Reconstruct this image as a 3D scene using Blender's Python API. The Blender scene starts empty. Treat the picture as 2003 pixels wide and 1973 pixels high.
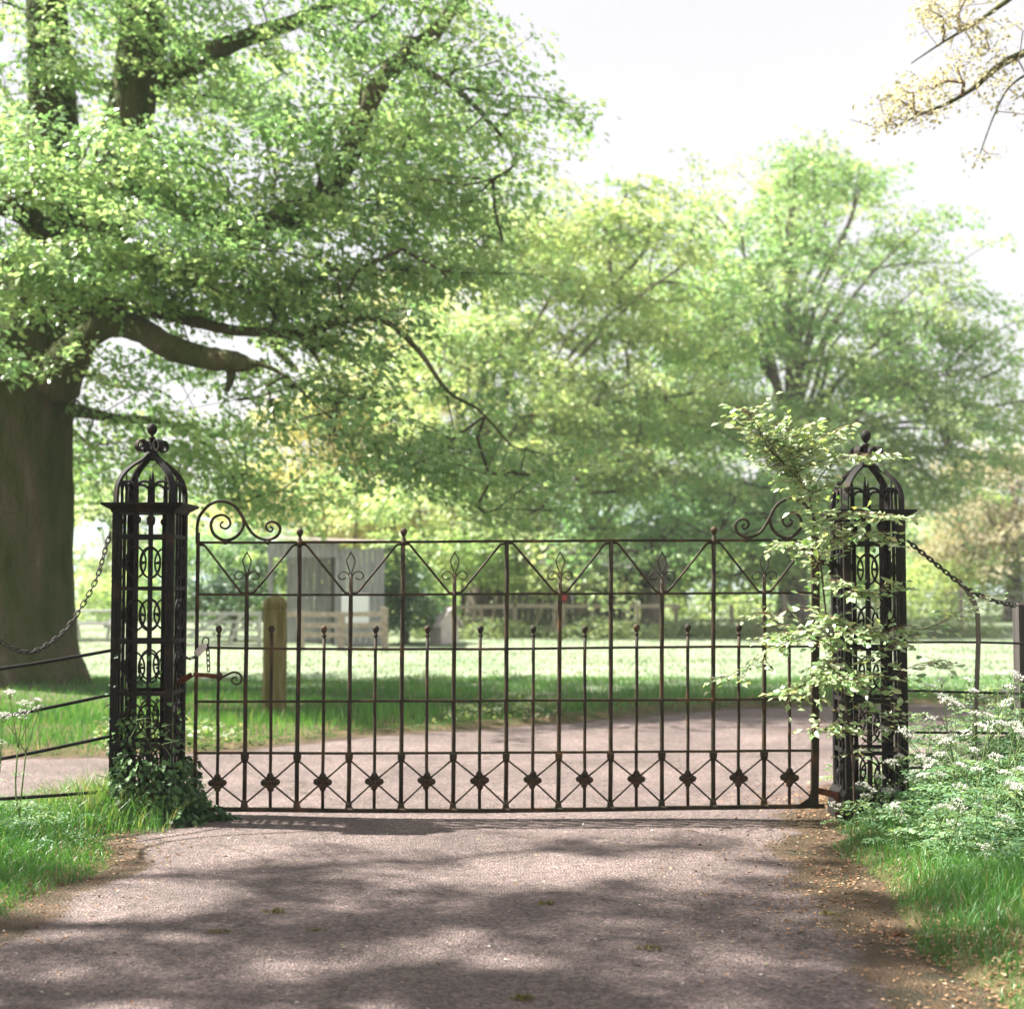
import bpy, math, random
import numpy as np
from mathutils import Vector, Matrix, Quaternion

# ---------------------------------------------------------------- camera, sky, sun, exposure
scn = bpy.context.scene
COL = scn.collection
FPX, CX, CY = 2861.0, 1001.5, 986.5          # focal length and centre in photograph pixels
CAMZ, PITCH = 1.36, math.radians(3.08)
cam_data = bpy.data.cameras.new('camera')
cam = bpy.data.objects.new('camera', cam_data)
COL.objects.link(cam)
cam.location = (0, 0, CAMZ)
cam.rotation_euler = (math.pi / 2 + PITCH, 0, 0)
cam_data.sensor_fit = 'HORIZONTAL'
cam_data.sensor_width = 36.0
cam_data.lens = 36.0 * FPX / 2003.0
cam_data.clip_end = 5000
cam_data.dof.use_dof = True
cam_data.dof.focus_distance = 7.1
cam_data.dof.aperture_fstop = 2.3
scn.camera = cam

SUN_EL = math.radians(51)
SUN_H = Vector((0.972, -0.235, 0)).normalized()        # horizontal way the light travels
world = bpy.data.worlds.new('World')
scn.world = world
world.use_nodes = True
wn = world.node_tree.nodes; wl = world.node_tree.links
wn.clear()
w_out = wn.new('ShaderNodeOutputWorld'); w_bg = wn.new('ShaderNodeBackground')
w_sky = wn.new('ShaderNodeTexSky'); w_sky.sky_type = 'NISHITA'; w_sky.sun_disc = False
w_sky.sun_elevation = SUN_EL
w_sky.sun_rotation = math.atan2(-SUN_H.x, -SUN_H.y)
w_sky.dust_density = 2.0; w_sky.air_density = 1.0
w_tc = wn.new('ShaderNodeTexCoord'); w_map = wn.new('ShaderNodeMapping')
w_map.inputs['Scale'].default_value = (1.0, 1.0, 2.6)
w_noise = wn.new('ShaderNodeTexNoise'); w_noise.inputs['Scale'].default_value = 2.2
w_noise.inputs['Detail'].default_value = 5; w_noise.inputs['Roughness'].default_value = 0.5
w_ramp = wn.new('ShaderNodeValToRGB')
w_ramp.color_ramp.elements[0].position = 0.3; w_ramp.color_ramp.elements[0].color = (1.60, 1.535, 1.545, 1)
w_ramp.color_ramp.elements[1].position = 0.7; w_ramp.color_ramp.elements[1].color = (1.76, 1.70, 1.70, 1)
w_mix = wn.new('ShaderNodeMix'); w_mix.data_type = 'RGBA'; w_mix.inputs[0].default_value = 0.93
wl.new(w_tc.outputs['Generated'], w_map.inputs[0]); wl.new(w_map.outputs[0], w_noise.inputs['Vector'])
wl.new(w_noise.outputs['Fac'], w_ramp.inputs[0])
wl.new(w_sky.outputs[0], w_mix.inputs[6]); wl.new(w_ramp.outputs[0], w_mix.inputs[7])
wl.new(w_mix.outputs[2], w_bg.inputs[0]); w_bg.inputs[1].default_value = 0.1
wl.new(w_bg.outputs[0], w_out.inputs[0])

sun_data = bpy.data.lights.new('sun', 'SUN')
sun_data.energy = 3.8; sun_data.angle = math.radians(0.8); sun_data.color = (1.0, 0.955, 0.88)
sun = bpy.data.objects.new('sun', sun_data); COL.objects.link(sun)
SUN_DIR = Vector((SUN_H.x * math.cos(SUN_EL), SUN_H.y * math.cos(SUN_EL), -math.sin(SUN_EL)))
sun.rotation_euler = SUN_DIR.to_track_quat('-Z', 'Y').to_euler()
sun.location = (-20, 10, 30)

vs = scn.view_settings
vs.view_transform = 'Standard'; vs.look = 'None'; vs.exposure = 2.45; vs.gamma = 1.0
vs.use_curve_mapping = False
scn.cycles.use_denoising = True
scn.cycles.max_bounces = 8; scn.cycles.diffuse_bounces = 5; scn.cycles.glossy_bounces = 2
scn.cycles.transmission_bounces = 4
scn.cycles.sample_clamp_indirect = 6.0
scn.cycles.caustics_reflective = False; scn.cycles.caustics_refractive = False

# ---------------------------------------------------------------- helpers
K = 2003.0 / 1933.0
_cp, _sp = math.cos(PITCH), math.sin(PITCH)

def S(px, py, Y):
    """photograph pixel -> point of the upright plane that stands Y metres ahead"""
    u = (px - CX) / FPX; v = -(py - CY) / FPX
    t = Y / (_cp - v * _sp)
    return Vector((u * t, Y, CAMZ + (_sp + v * _cp) * t))

def D(x, y, Y):
    return S(x * K, y * K, Y)

def Gd(px, py, z=0.0):
    """photograph pixel -> point on the ground"""
    u = (px - CX) / FPX; v = -(py - CY) / FPX
    t = (z - CAMZ) / (_sp + v * _cp)
    return Vector((u * t, (_cp - v * _sp) * t, z))

ORG = {}

def put(o, parent=None):
    COL.objects.link(o)
    if parent is not None:
        o.parent = parent
        ORG[o.name] = ORG[parent.name]
    return o

def tag(o, label, cat, group=None, kind=None):
    o['label'] = label
    if cat: o['category'] = cat
    if group: o['group'] = group
    if kind: o['kind'] = kind
    return o

def thing(name, loc, label, cat, group=None):
    o = bpy.data.objects.new(name, None)
    COL.objects.link(o)
    o.location = loc; o.empty_display_size = 0.2
    ORG[o.name] = Vector(loc)
    return tag(o, label, cat, group)

class MB:
    def __init__(self): self.v = []; self.f = []
    def add(self, vs_, fs_):
        b = len(self.v)
        self.v.extend([tuple(p) for p in vs_]); self.f.extend([tuple(i + b for i in q) for q in fs_])
        return self
    def tube(self, pts, r, n=6, cap=True, closed=False, flat=None, up=None):
        """round tube (or flat strap: flat=(half width, half thickness)) swept along pts"""
        pts = [Vector(p) for p in pts]; m = len(pts)
        rr = r if isinstance(r, (list, tuple)) else [r] * m
        tang = []
        for i in range(m):
            if closed: a, b = pts[i - 1], pts[(i + 1) % m]
            else: a, b = pts[max(i - 1, 0)], pts[min(i + 1, m - 1)]
            d = b - a
            tang.append(d.normalized() if d.length > 1e-9 else Vector((0, 0, 1)))
        ref = Vector(up) if up is not None else (Vector((0, 0, 1)) if abs(tang[0].z) < 0.9 else Vector((0, 1, 0)))
        vs_ = []; nrm = None
        for i in range(m):
            t = tang[i]
            if up is not None: nn = ref - t * ref.dot(t)
            elif nrm is None: nn = ref - t * ref.dot(t)
            else: nn = nrm - t * nrm.dot(t)
            if nn.length < 1e-6: nn = t.orthogonal()
            nn.normalize(); nrm = nn
            bb = t.cross(nn)
            if flat:
                for sx, sy in ((1, 1), (-1, 1), (-1, -1), (1, -1)):
                    vs_.append(pts[i] + nn * (sx * flat[0] * rr[i]) + bb * (sy * flat[1] * rr[i]))
            else:
                for k in range(n):
                    a = 2 * math.pi * k / n
                    vs_.append(pts[i] + nn * (math.cos(a) * rr[i]) + bb * (math.sin(a) * rr[i]))
        if flat: n = 4
        fs_ = []
        for i in range(m if closed else m - 1):
            j = (i + 1) % m
            for k in range(n):
                k2 = (k + 1) % n
                fs_.append((i * n + k, i * n + k2, j * n + k2, j * n + k))
        if cap and not closed:
            fs_.append(tuple(range(n - 1, -1, -1))); fs_.append(tuple((m - 1) * n + k for k in range(n)))
        return self.add(vs_, fs_)
    def box(self, lo, hi):
        x0, y0, z0 = lo; x1, y1, z1 = hi
        return self.add([(x0,y0,z0),(x1,y0,z0),(x1,y1,z0),(x0,y1,z0),(x0,y0,z1),(x1,y0,z1),(x1,y1,z1),(x0,y1,z1)],
                        [(3,2,1,0),(4,5,6,7),(0,1,5,4),(1,2,6,5),(2,3,7,6),(3,0,4,7)])
    def bar(self, a, b, w, d, up=(0, 1, 0)):
        """rectangular bar from a to b: w across, d along 'up'"""
        return self.tube([a, b], 1.0, flat=(d / 2, w / 2), up=up)
    def frustum(self, c, z0, z1, a, b):
        """square frustum: half size a at z0, b at z1"""
        x, y = c
        vs_ = [(x+sx*a, y+sy*a, z0) for sx, sy in ((-1,-1),(1,-1),(1,1),(-1,1))] + [(x+sx*b, y+sy*b, z1) for sx, sy in ((-1,-1),(1,-1),(1,1),(-1,1))]
        return self.add(vs_, [(3,2,1,0),(4,5,6,7),(0,1,5,4),(1,2,6,5),(2,3,7,6),(3,0,4,7)])
    def ball(self, c, r, seg=10, rings=7, M=None):
        c = Vector(c); r3 = r if isinstance(r, (tuple, list)) else (r, r, r)
        vs_ = []; fs_ = []
        for i in range(rings + 1):
            th = math.pi * i / rings
            for k in range(seg):
                a = 2 * math.pi * k / seg
                p = Vector((r3[0] * math.sin(th) * math.cos(a), r3[1] * math.sin(th) * math.sin(a), r3[2] * math.cos(th)))
                if M is not None: p = M @ p
                vs_.append(c + p)
        for i in range(rings):
            for k in range(seg):
                k2 = (k + 1) % seg
                fs_.append((i*seg+k, (i+1)*seg+k, (i+1)*seg+k2, i*seg+k2))
        return self.add(vs_, fs_)
    def lathe(self, c, prof, seg=12):
        """prof: list of (radius, z) about the upright axis through c"""
        c = Vector(c); vs_ = []; fs_ = []
        for r, z in prof:
            for k in range(seg):
                a = 2 * math.pi * k / seg
                vs_.append(c + Vector((r * math.cos(a), r * math.sin(a), z)))
        for i in range(len(prof) - 1):
            for k in range(seg):
                k2 = (k + 1) % seg
                fs_.append((i*seg+k, i*seg+k2, (i+1)*seg+k2, (i+1)*seg+k))
        return self.add(vs_, fs_)
    def mesh(self, name, mat, smooth=False, org=None):
        me = bpy.data.meshes.new(name)
        if org is not None:
            ox, oy, oz = org
            v = [(p[0] - ox, p[1] - oy, p[2] - oz) for p in self.v]
        else: v = self.v
        me.from_pydata(v, [], self.f)
        me.materials.append(mat)
        if smooth:
            me.polygons.foreach_set('use_smooth', [True] * len(me.polygons))
        me.update()
        return me
    def build(self, name, mat, parent=None, smooth=False):
        org = ORG[parent.name] if parent is not None else None
        o = bpy.data.objects.new(name, self.mesh(name, mat, smooth, org))
        put(o, parent)
        if parent is None: ORG[o.name] = Vector((0, 0, 0))
        return o

def np_mesh(name, V, F, mats, smooth=False, tint=None, mat_idx=None, attrs=None):
    """V (n,3); F (m,3) or (m,4) int array"""
    me = bpy.data.meshes.new(name)
    V = np.asarray(V, np.float32); F = np.asarray(F, np.int32)
    m, k = F.shape
    me.vertices.add(len(V)); me.vertices.foreach_set('co', V.ravel())
    me.loops.add(m * k); me.loops.foreach_set('vertex_index', F.ravel())
    me.polygons.add(m); me.polygons.foreach_set('loop_start', np.arange(0, m * k, k, dtype=np.int32))
    for mt in (mats if isinstance(mats, (list, tuple)) else [mats]): me.materials.append(mt)
    if smooth: me.polygons.foreach_set('use_smooth', np.ones(m, bool))
    if mat_idx is not None: me.polygons.foreach_set('material_index', np.asarray(mat_idx, np.int32))
    if tint is not None:
        a = me.attributes.new('tint', 'FLOAT', 'POINT'); a.data.foreach_set('value', np.asarray(tint, np.float32))
    for nm, arr in (attrs or {}).items():
        a = me.attributes.new(nm, 'FLOAT', 'POINT'); a.data.foreach_set('value', np.asarray(arr, np.float32))
    me.update(calc_edges=True)
    return me

def np_obj(name, me, parent=None):
    o = bpy.data.objects.new(name, me)
    put(o, parent)
    if parent is None: ORG[o.name] = Vector((0, 0, 0))
    return o

def catmull(pts, per=6):
    """smooth a polyline; items may be Vectors"""
    P = [Vector(p) for p in pts]; out = []
    n = len(P)
    for i in range(n - 1):
        p0 = P[max(i - 1, 0)]; p1 = P[i]; p2 = P[i + 1]; p3 = P[min(i + 2, n - 1)]
        for k in range(per):
            t = k / per
            out.append(0.5 * ((2 * p1) + (p2 - p0) * t + (2 * p0 - 5 * p1 + 4 * p2 - p3) * t * t + (3 * p1 - p0 - 3 * p2 + p3) * t ** 3))
    out.append(P[-1].copy())
    return out

def lerp_list(a, n):
    """resample a list of radii to n values"""
    xs = np.linspace(0, len(a) - 1, n)
    return [float(v) for v in np.interp(xs, range(len(a)), a)]

def smooth01(x, a, b):
    t = np.clip((x - a) / (b - a), 0, 1)
    return t * t * (3 - 2 * t)

def vnoise(x, y, seed=0):
    """cheap smooth pseudo-noise, about -1..1"""
    r = np.random.RandomState(seed); s = np.zeros_like(x)
    for i in range(5):
        a = r.uniform(0, 6.28); f = r.uniform(0.6, 1.6); ph = r.uniform(0, 6.28, 2)
        s = s + np.sin(f * (x * math.cos(a) + y * math.sin(a)) + ph[0]) * np.cos(0.8 * f * (-x * math.sin(a) + y * math.cos(a)) + ph[1])
    return s / 2.2

# ---------------------------------------------------------------- materials
def new_mat(name):
    m = bpy.data.materials.new(name); m.use_nodes = True
    nt = m.node_tree; nt.nodes.clear()
    return m, nt.nodes, nt.links

def ramp(nodes, stops):
    r = nodes.new('ShaderNodeValToRGB'); cr = r.color_ramp
    while len(cr.elements) < len(stops): cr.elements.new(0.5)
    for e, (p, c) in zip(cr.elements, stops):
        e.position = p; e.color = (*c, 1)
    return r

def noise_node(nodes, links, vec, scale, detail=4, rough=0.55):
    n = nodes.new('ShaderNodeTexNoise'); n.inputs['Scale'].default_value = scale
    n.inputs['Detail'].default_value = detail; n.inputs['Roughness'].default_value = rough
    links.new(vec, n.inputs['Vector']); return n

def solid_mat(name, stops, scale=6, rough=0.8, bump=0.3, bscale=40, stretch=(1, 1, 1), metallic=0.0, spec=0.3, detail=5, bdist=0.01):
    m, N, L = new_mat(name)
    out = N.new('ShaderNodeOutputMaterial'); b = N.new('ShaderNodeBsdfPrincipled')
    tc = N.new('ShaderNodeTexCoord'); mp = N.new('ShaderNodeMapping'); mp.inputs['Scale'].default_value = stretch
    L.new(tc.outputs['Object'], mp.inputs[0])
    n1 = noise_node(N, L, mp.outputs[0], scale, detail, 0.62)
    rp = ramp(N, stops); L.new(n1.outputs['Fac'], rp.inputs[0]); L.new(rp.outputs[0], b.inputs['Base Color'])
    n2 = noise_node(N, L, mp.outputs[0], bscale, 4)
    bp = N.new('ShaderNodeBump'); bp.inputs['Strength'].default_value = bump; bp.inputs['Distance'].default_value = bdist
    L.new(n2.outputs['Fac'], bp.inputs['Height']); L.new(bp.outputs[0], b.inputs['Normal'])
    b.inputs['Roughness'].default_value = rough; b.inputs['Metallic'].default_value = metallic
    b.inputs['Specular IOR Level'].default_value = spec
    L.new(b.outputs[0], out.inputs[0])
    return m

def leaf_mat(name, stops, trans=0.42, rough=0.42, spec=0.45, tcol=(1.25, 1.2, 0.55)):
    """stops: ramp over the per-leaf tint"""
    m, N, L = new_mat(name)
    out = N.new('ShaderNodeOutputMaterial'); b = N.new('ShaderNodeBsdfPrincipled'); t = N.new('ShaderNodeBsdfTranslucent')
    at = N.new('ShaderNodeAttribute'); at.attribute_name = 'tint'
    rp = ramp(N, stops); L.new(at.outputs['Fac'], rp.inputs[0])
    L.new(rp.outputs[0], b.inputs['Base Color'])
    mul = N.new('ShaderNodeMix'); mul.data_type = 'RGBA'; mul.blend_type = 'MULTIPLY'; mul.inputs[0].default_value = 1
    L.new(rp.outputs[0], mul.inputs[6]); mul.inputs[7].default_value = (*tcol, 1)
    L.new(mul.outputs[2], t.inputs[0])
    b.inputs['Roughness'].default_value = rough; b.inputs['Specular IOR Level'].default_value = spec
    mx = N.new('ShaderNodeMixShader'); mx.inputs[0].default_value = trans
    L.new(b.outputs[0], mx.inputs[1]); L.new(t.outputs[0], mx.inputs[2]); L.new(mx.outputs[0], out.inputs[0])
    return m

M = {}
M['iron'] = solid_mat('old_iron', [(0.3, (0.011, 0.009, 0.005)), (0.5, (0.030, 0.023, 0.011)), (0.62, (0.060, 0.034, 0.014)), (0.72, (0.11, 0.052, 0.022)), (0.85, (0.048, 0.044, 0.017))], 8, 0.7, 0.6, 160, spec=0.28, bdist=0.003)
M['iron_dark'] = solid_mat('painted_iron', [(0.3, (0.008, 0.008, 0.008)), (0.55, (0.012, 0.010, 0.008)), (0.72, (0.038, 0.023, 0.014)), (0.85, (0.03, 0.028, 0.014))], 7, 0.72, 0.5, 120, spec=0.22, bdist=0.003)
M['rust'] = solid_mat('rusty_iron', [(0.3, (0.05, 0.022, 0.012)), (0.6, (0.15, 0.055, 0.025)), (0.8, (0.22, 0.10, 0.05))], 30, 0.9, 0.6, 200, spec=0.2, bdist=0.003)
M['bright_steel'] = solid_mat('worn_steel', [(0.3, (0.35, 0.30, 0.28)), (0.7, (0.6, 0.55, 0.52))], 40, 0.35, 0.2, 150, metallic=0.8, spec=0.5)
M['chain'] = solid_mat('chain_iron', [(0.3, (0.012, 0.011, 0.010)), (0.6, (0.030, 0.021, 0.015)), (0.8, (0.065, 0.037, 0.023))], 40, 0.75, 0.3, 200, spec=0.5, bdist=0.002)
M['bark'] = solid_mat('beech_bark', [(0.28, (0.026, 0.042, 0.009)), (0.42, (0.058, 0.078, 0.020)), (0.52, (0.082, 0.092, 0.034)), (0.62, (0.115, 0.095, 0.055)), (0.76, (0.19, 0.17, 0.12))], 1.7, 0.9, 1.0, 11, (1.8, 1.8, 0.5), spec=0.15, detail=8, bdist=0.12)
M['bark_grey'] = solid_mat('grey_bark', [(0.3, (0.08, 0.072, 0.058)), (0.55, (0.16, 0.135, 0.11)), (0.8, (0.27, 0.23, 0.195))], 1.5, 0.9, 0.6, 12, (2, 2, 0.4), spec=0.15, detail=7, bdist=0.04)
M['twig'] = solid_mat('twig_bark', [(0.3, (0.035, 0.028, 0.02)), (0.7, (0.085, 0.062, 0.045))], 8, 0.85, 0.3, 60, spec=0.2)
M['young_twig'] = solid_mat('young_twig', [(0.3, (0.10, 0.06, 0.035)), (0.7, (0.20, 0.13, 0.07))], 12, 0.7, 0.2, 60, spec=0.3)
M['green_stem'] = solid_mat('green_stem', [(0.3, (0.09, 0.15, 0.05)), (0.7, (0.16, 0.22, 0.08))], 12, 0.6, 0.2, 60, spec=0.3)
M['oak_post'] = solid_mat('mossy_post', [(0.25, (0.07, 0.066, 0.018)), (0.5, (0.14, 0.125, 0.042)), (0.75, (0.25, 0.22, 0.12))], 5, 0.9, 0.6, 26, (3, 3, 0.35), spec=0.15, detail=7, bdist=0.02)
M['old_wood'] = solid_mat('grey_weathered_wood', [(0.25, (0.14, 0.14, 0.145)), (0.5, (0.25, 0.25, 0.255)), (0.78, (0.38, 0.38, 0.385))], 4, 0.9, 0.5, 30, (5, 5, 0.3), spec=0.15, detail=7)
M['pale_wood'] = solid_mat('pale_weathered_wood', [(0.25, (0.22, 0.17, 0.13)), (0.5, (0.34, 0.28, 0.23)), (0.78, (0.46, 0.40, 0.35))], 4, 0.9, 0.4, 30, (3, 3, 3), spec=0.15, detail=7)
M['gate_wood'] = solid_mat('silvered_wood', [(0.25, (0.24, 0.24, 0.22)), (0.5, (0.36, 0.36, 0.34)), (0.78, (0.50, 0.49, 0.47))], 4, 0.85, 0.4, 30, (3, 3, 3), spec=0.2, detail=7)
M['dark_wood'] = solid_mat('dark_timber', [(0.25, (0.03, 0.026, 0.024)), (0.5, (0.065, 0.058, 0.052)), (0.78, (0.12, 0.11, 0.10))], 4, 0.9, 0.4, 20, (5, 5, 0.3), spec=0.15, detail=7)
M['roof_tin'] = solid_mat('rusty_roof', [(0.25, (0.20, 0.16, 0.13)), (0.5, (0.29, 0.25, 0.215)), (0.78, (0.36, 0.33, 0.30))], 3, 0.8, 0.4, 20, spec=0.3)
M['white_panel'] = solid_mat('faded_white_paint', [(0.3, (0.66, 0.66, 0.69)), (0.7, (0.78, 0.78, 0.80))], 4, 0.7, 0.2, 20, spec=0.3)
M['stone'] = solid_mat('pale_stone', [(0.25, (0.42, 0.36, 0.34)), (0.5, (0.54, 0.48, 0.455)), (0.78, (0.64, 0.58, 0.55))], 6, 0.9, 0.5, 30, spec=0.2, detail=7)
M['red'] = solid_mat('red_plastic', [(0.3, (0.45, 0.03, 0.04)), (0.7, (0.55, 0.05, 0.06))], 6, 0.5, 0.1, 30)
M['wire'] = solid_mat('galvanised_wire', [(0.3, (0.18, 0.18, 0.18)), (0.7, (0.28, 0.28, 0.28))], 20, 0.5, 0.1, 60, metallic=0.4)
M['hill'] = solid_mat('hazy_hill_woods', [(0.3, (0.22, 0.27, 0.30)), (0.7, (0.30, 0.34, 0.36))], 0.05, 1.0, 0.2, 0.3, spec=0.0)  # blue-grey fading of distance is put into the colour

M['beech_leaf'] = leaf_mat('beech_leaf', [(0.0, (0.145, 0.275, 0.11)), (0.5, (0.255, 0.405, 0.165)), (1.0, (0.41, 0.50, 0.23))], 0.55, 0.34, 1.0, (1.2, 1.22, 0.9))
M['lime_leaf'] = leaf_mat('yellow_green_leaf', [(0.0, (0.20, 0.35, 0.13)), (0.5, (0.36, 0.46, 0.20)), (1.0, (0.56, 0.56, 0.29))], 0.55, 0.5, 0.8, (1.2, 1.25, 0.85))
M['mid_leaf'] = leaf_mat('mid_green_leaf', [(0.0, (0.135, 0.295, 0.115)), (0.5, (0.255, 0.415, 0.175)), (1.0, (0.45, 0.52, 0.25))], 0.55, 0.5, 0.8, (1.2, 1.25, 0.85))
M['pale_leaf'] = leaf_mat('pale_yellow_leaf', [(0.0, (0.36, 0.38, 0.19)), (0.5, (0.52, 0.50, 0.28)), (1.0, (0.64, 0.59, 0.37))], 0.48, 0.55, 0.4)
M['tan_leaf'] = leaf_mat('copper_young_leaf', [(0.0, (0.34, 0.32, 0.18)), (0.5, (0.46, 0.43, 0.27)), (1.0, (0.56, 0.53, 0.37))], 0.5, 0.5, 0.3, (1.1, 1.08, 0.9))
M['dusty_leaf'] = leaf_mat('dusty_pale_leaf', [(0.0, (0.27, 0.29, 0.17)), (0.5, (0.39, 0.37, 0.24)), (1.0, (0.48, 0.43, 0.31))], 0.48, 0.55, 0.4, (1.2, 1.1, 0.8))
M['dark_leaf'] = leaf_mat('dark_shrub_leaf', [(0.0, (0.045, 0.11, 0.055)), (0.5, (0.085, 0.18, 0.08)), (1.0, (0.15, 0.25, 0.11))], 0.35, 0.45, 0.5)
M['ivy_leaf'] = leaf_mat('ivy_leaf', [(0.0, (0.018, 0.048, 0.018)), (0.5, (0.042, 0.100, 0.034)), (1.0, (0.11, 0.21, 0.065))], 0.22, 0.55, 0.3)
M['sapling_leaf'] = leaf_mat('sapling_leaf', [(0.0, (0.13, 0.26, 0.09)), (0.4, (0.29, 0.42, 0.19)), (0.92, (0.52, 0.59, 0.40)), (1.0, (0.54, 0.52, 0.24))], 0.36, 0.30, 1.0)
M['grass'] = leaf_mat('grass_blade', [(0.0, (0.035, 0.125, 0.026)), (0.5, (0.075, 0.225, 0.045)), (0.9, (0.14, 0.31, 0.075)), (1.0, (0.32, 0.31, 0.16))], 0.4, 0.42, 0.6)
M['meadow_grass'] = leaf_mat('meadow_grass', [(0.0, (0.10, 0.195, 0.09)), (0.5, (0.175, 0.25, 0.145)), (1.0, (0.28, 0.305, 0.215))], 0.35, 0.6, 0.2)
M['weed'] = leaf_mat('parsley_foliage', [(0.0, (0.065, 0.155, 0.07)), (0.5, (0.16, 0.29, 0.15)), (1.0, (0.32, 0.42, 0.25))], 0.38, 0.5, 0.4)
M['nettle'] = leaf_mat('nettle_leaf', [(0.0, (0.14, 0.22, 0.11)), (0.5, (0.25, 0.33, 0.18)), (1.0, (0.41, 0.44, 0.28))], 0.38, 0.5, 0.3)
M['petal'] = leaf_mat('white_petal', [(0.0, (0.46, 0.48, 0.38)), (0.5, (0.62, 0.61, 0.56)), (1.0, (0.74, 0.72, 0.69))], 0.3, 0.7, 0.2, (1, 1, 0.95))
M['litter'] = leaf_mat('fallen_husks', [(0.0, (0.13, 0.065, 0.03)), (0.5, (0.27, 0.155, 0.085)), (1.0, (0.42, 0.29, 0.18))], 0.15, 0.8, 0.2, (1, 1, 1))
M['pale_litter'] = leaf_mat('pale_scraps', [(0.0, (0.22, 0.22, 0.08)), (0.5, (0.35, 0.32, 0.22)), (1.0, (0.62, 0.58, 0.54))], 0.15, 0.7, 0.2, (1, 1, 1))

def asphalt_mat():
    m, N, L = new_mat('worn_asphalt')
    out = N.new('ShaderNodeOutputMaterial'); b = N.new('ShaderNodeBsdfPrincipled')
    tc = N.new('ShaderNodeTexCoord')
    v = tc.outputs['Object']
    big = noise_node(N, L, v, 1.1, 8, 0.68)
    base = ramp(N, [(0.30, (0.080, 0.060, 0.055)), (0.5, (0.124, 0.094, 0.087)), (0.70, (0.182, 0.140, 0.130))])
    L.new(big.outputs['Fac'], base.inputs[0])
    # aggregate
    vor = N.new('ShaderNodeTexVoronoi'); vor.inputs['Scale'].default_value = 80; L.new(v, vor.inputs['Vector'])
    agg = ramp(N, [(0.0, (0.38, 0.36, 0.36)), (0.45, (0.95, 0.95, 0.95)), (0.85, (1.3, 1.25, 1.22)), (1.0, (2.1, 2.0, 1.95))])
    sep = N.new('ShaderNodeSeparateColor'); L.new(vor.outputs['Color'], sep.inputs[0]); L.new(sep.outputs[0], agg.inputs[0])
    mul = N.new('ShaderNodeMix'); mul.data_type = 'RGBA'; mul.blend_type = 'MULTIPLY'; mul.inputs[0].default_value = 0.9
    L.new(base.outputs[0], mul.inputs[6]); L.new(agg.outputs[0], mul.inputs[7])
    # moss and dirt that gather along the margins
    ed = N.new('ShaderNodeAttribute'); ed.attribute_name = 'edge'
    en = noise_node(N, L, v, 3.4, 8, 0.72)
    ad = N.new('ShaderNodeMath'); ad.operation = 'MULTIPLY_ADD'; L.new(en.outputs['Fac'], ad.inputs[0]); ad.inputs[1].default_value = 1.5
    L.new(ed.outputs['Fac'], ad.inputs[2])
    er = ramp(N, [(0.64, (0, 0, 0)), (0.80, (1, 1, 1))])
    sc = N.new('ShaderNodeMath'); sc.operation = 'MULTIPLY'; L.new(ad.outputs[0], sc.inputs[0]); sc.inputs[1].default_value = 0.62
    L.new(sc.outputs[0], er.inputs[0])
    dn = noise_node(N, L, v, 5, 5, 0.6)
    dirt = ramp(N, [(0.35, (0.028, 0.022, 0.007)), (0.5, (0.056, 0.034, 0.013)), (0.65, (0.098, 0.060, 0.035))])
    L.new(dn.outputs['Fac'], dirt.inputs[0])
    mx = N.new('ShaderNodeMix'); mx.data_type = 'RGBA'
    L.new(er.outputs[0], mx.inputs[0]); L.new(mul.outputs[2], mx.inputs[6]); L.new(dirt.outputs[0], mx.inputs[7])
    # moss blotches out on the surface
    mn = noise_node(N, L, v, 1.7, 6, 0.7)
    mr = ramp(N, [(0.66, (0, 0, 0)), (0.74, (0.75, 0.75, 0.75))]); L.new(mn.outputs['Fac'], mr.inputs[0])
    mx2 = N.new('ShaderNodeMix'); mx2.data_type = 'RGBA'; mx2.inputs[7].default_value = (0.085, 0.065, 0.03, 1)
    L.new(mr.outputs[0], mx2.inputs[0]); L.new(mx.outputs[2], mx2.inputs[6])
    # old cracks with dirt in them
    wn_ = noise_node(N, L, v, 1.6, 4, 0.6)
    wv = N.new('ShaderNodeVectorMath'); wv.operation = 'MULTIPLY_ADD'; wv.inputs[1].default_value = (0.9, 0.9, 0.0)
    L.new(wn_.outputs['Color'], wv.inputs[0]); L.new(v, wv.inputs[2])
    cv = N.new('ShaderNodeTexVoronoi'); cv.feature = 'DISTANCE_TO_EDGE'; cv.inputs['Scale'].default_value = 0.42; L.new(wv.outputs[0], cv.inputs['Vector'])
    ck = ramp(N, [(0.0, (0.75, 0.75, 0.75)), (0.0045, (0, 0, 0))]); L.new(cv.outputs['Distance'], ck.inputs[0])
    mx3 = N.new('ShaderNodeMix'); mx3.data_type = 'RGBA'; mx3.inputs[7].default_value = (0.035, 0.027, 0.016, 1)
    L.new(ck.outputs[0], mx3.inputs[0]); L.new(mx2.outputs[2], mx3.inputs[6])
    L.new(mx3.outputs[2], b.inputs['Base Color'])
    b.inputs['Roughness'].default_value = 0.78; b.inputs['Specular IOR Level'].default_value = 0.4
    bn = noise_node(N, L, v, 130, 3, 0.6)
    b1 = N.new('ShaderNodeBump'); b1.inputs['Strength'].default_value = 1.0; b1.inputs['Distance'].default_value = 0.010
    L.new(vor.outputs['Distance'], b1.inputs['Height'])
    b2 = N.new('ShaderNodeBump'); b2.inputs['Strength'].default_value = 0.5; b2.inputs['Distance'].default_value = 0.005
    L.new(bn.outputs['Fac'], b2.inputs['Height']); L.new(b1.outputs[0], b2.inputs['Normal'])
    L.new(b2.outputs[0], b.inputs['Normal']); L.new(b.outputs[0], out.inputs[0])
    return m
M['asphalt'] = asphalt_mat()

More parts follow.
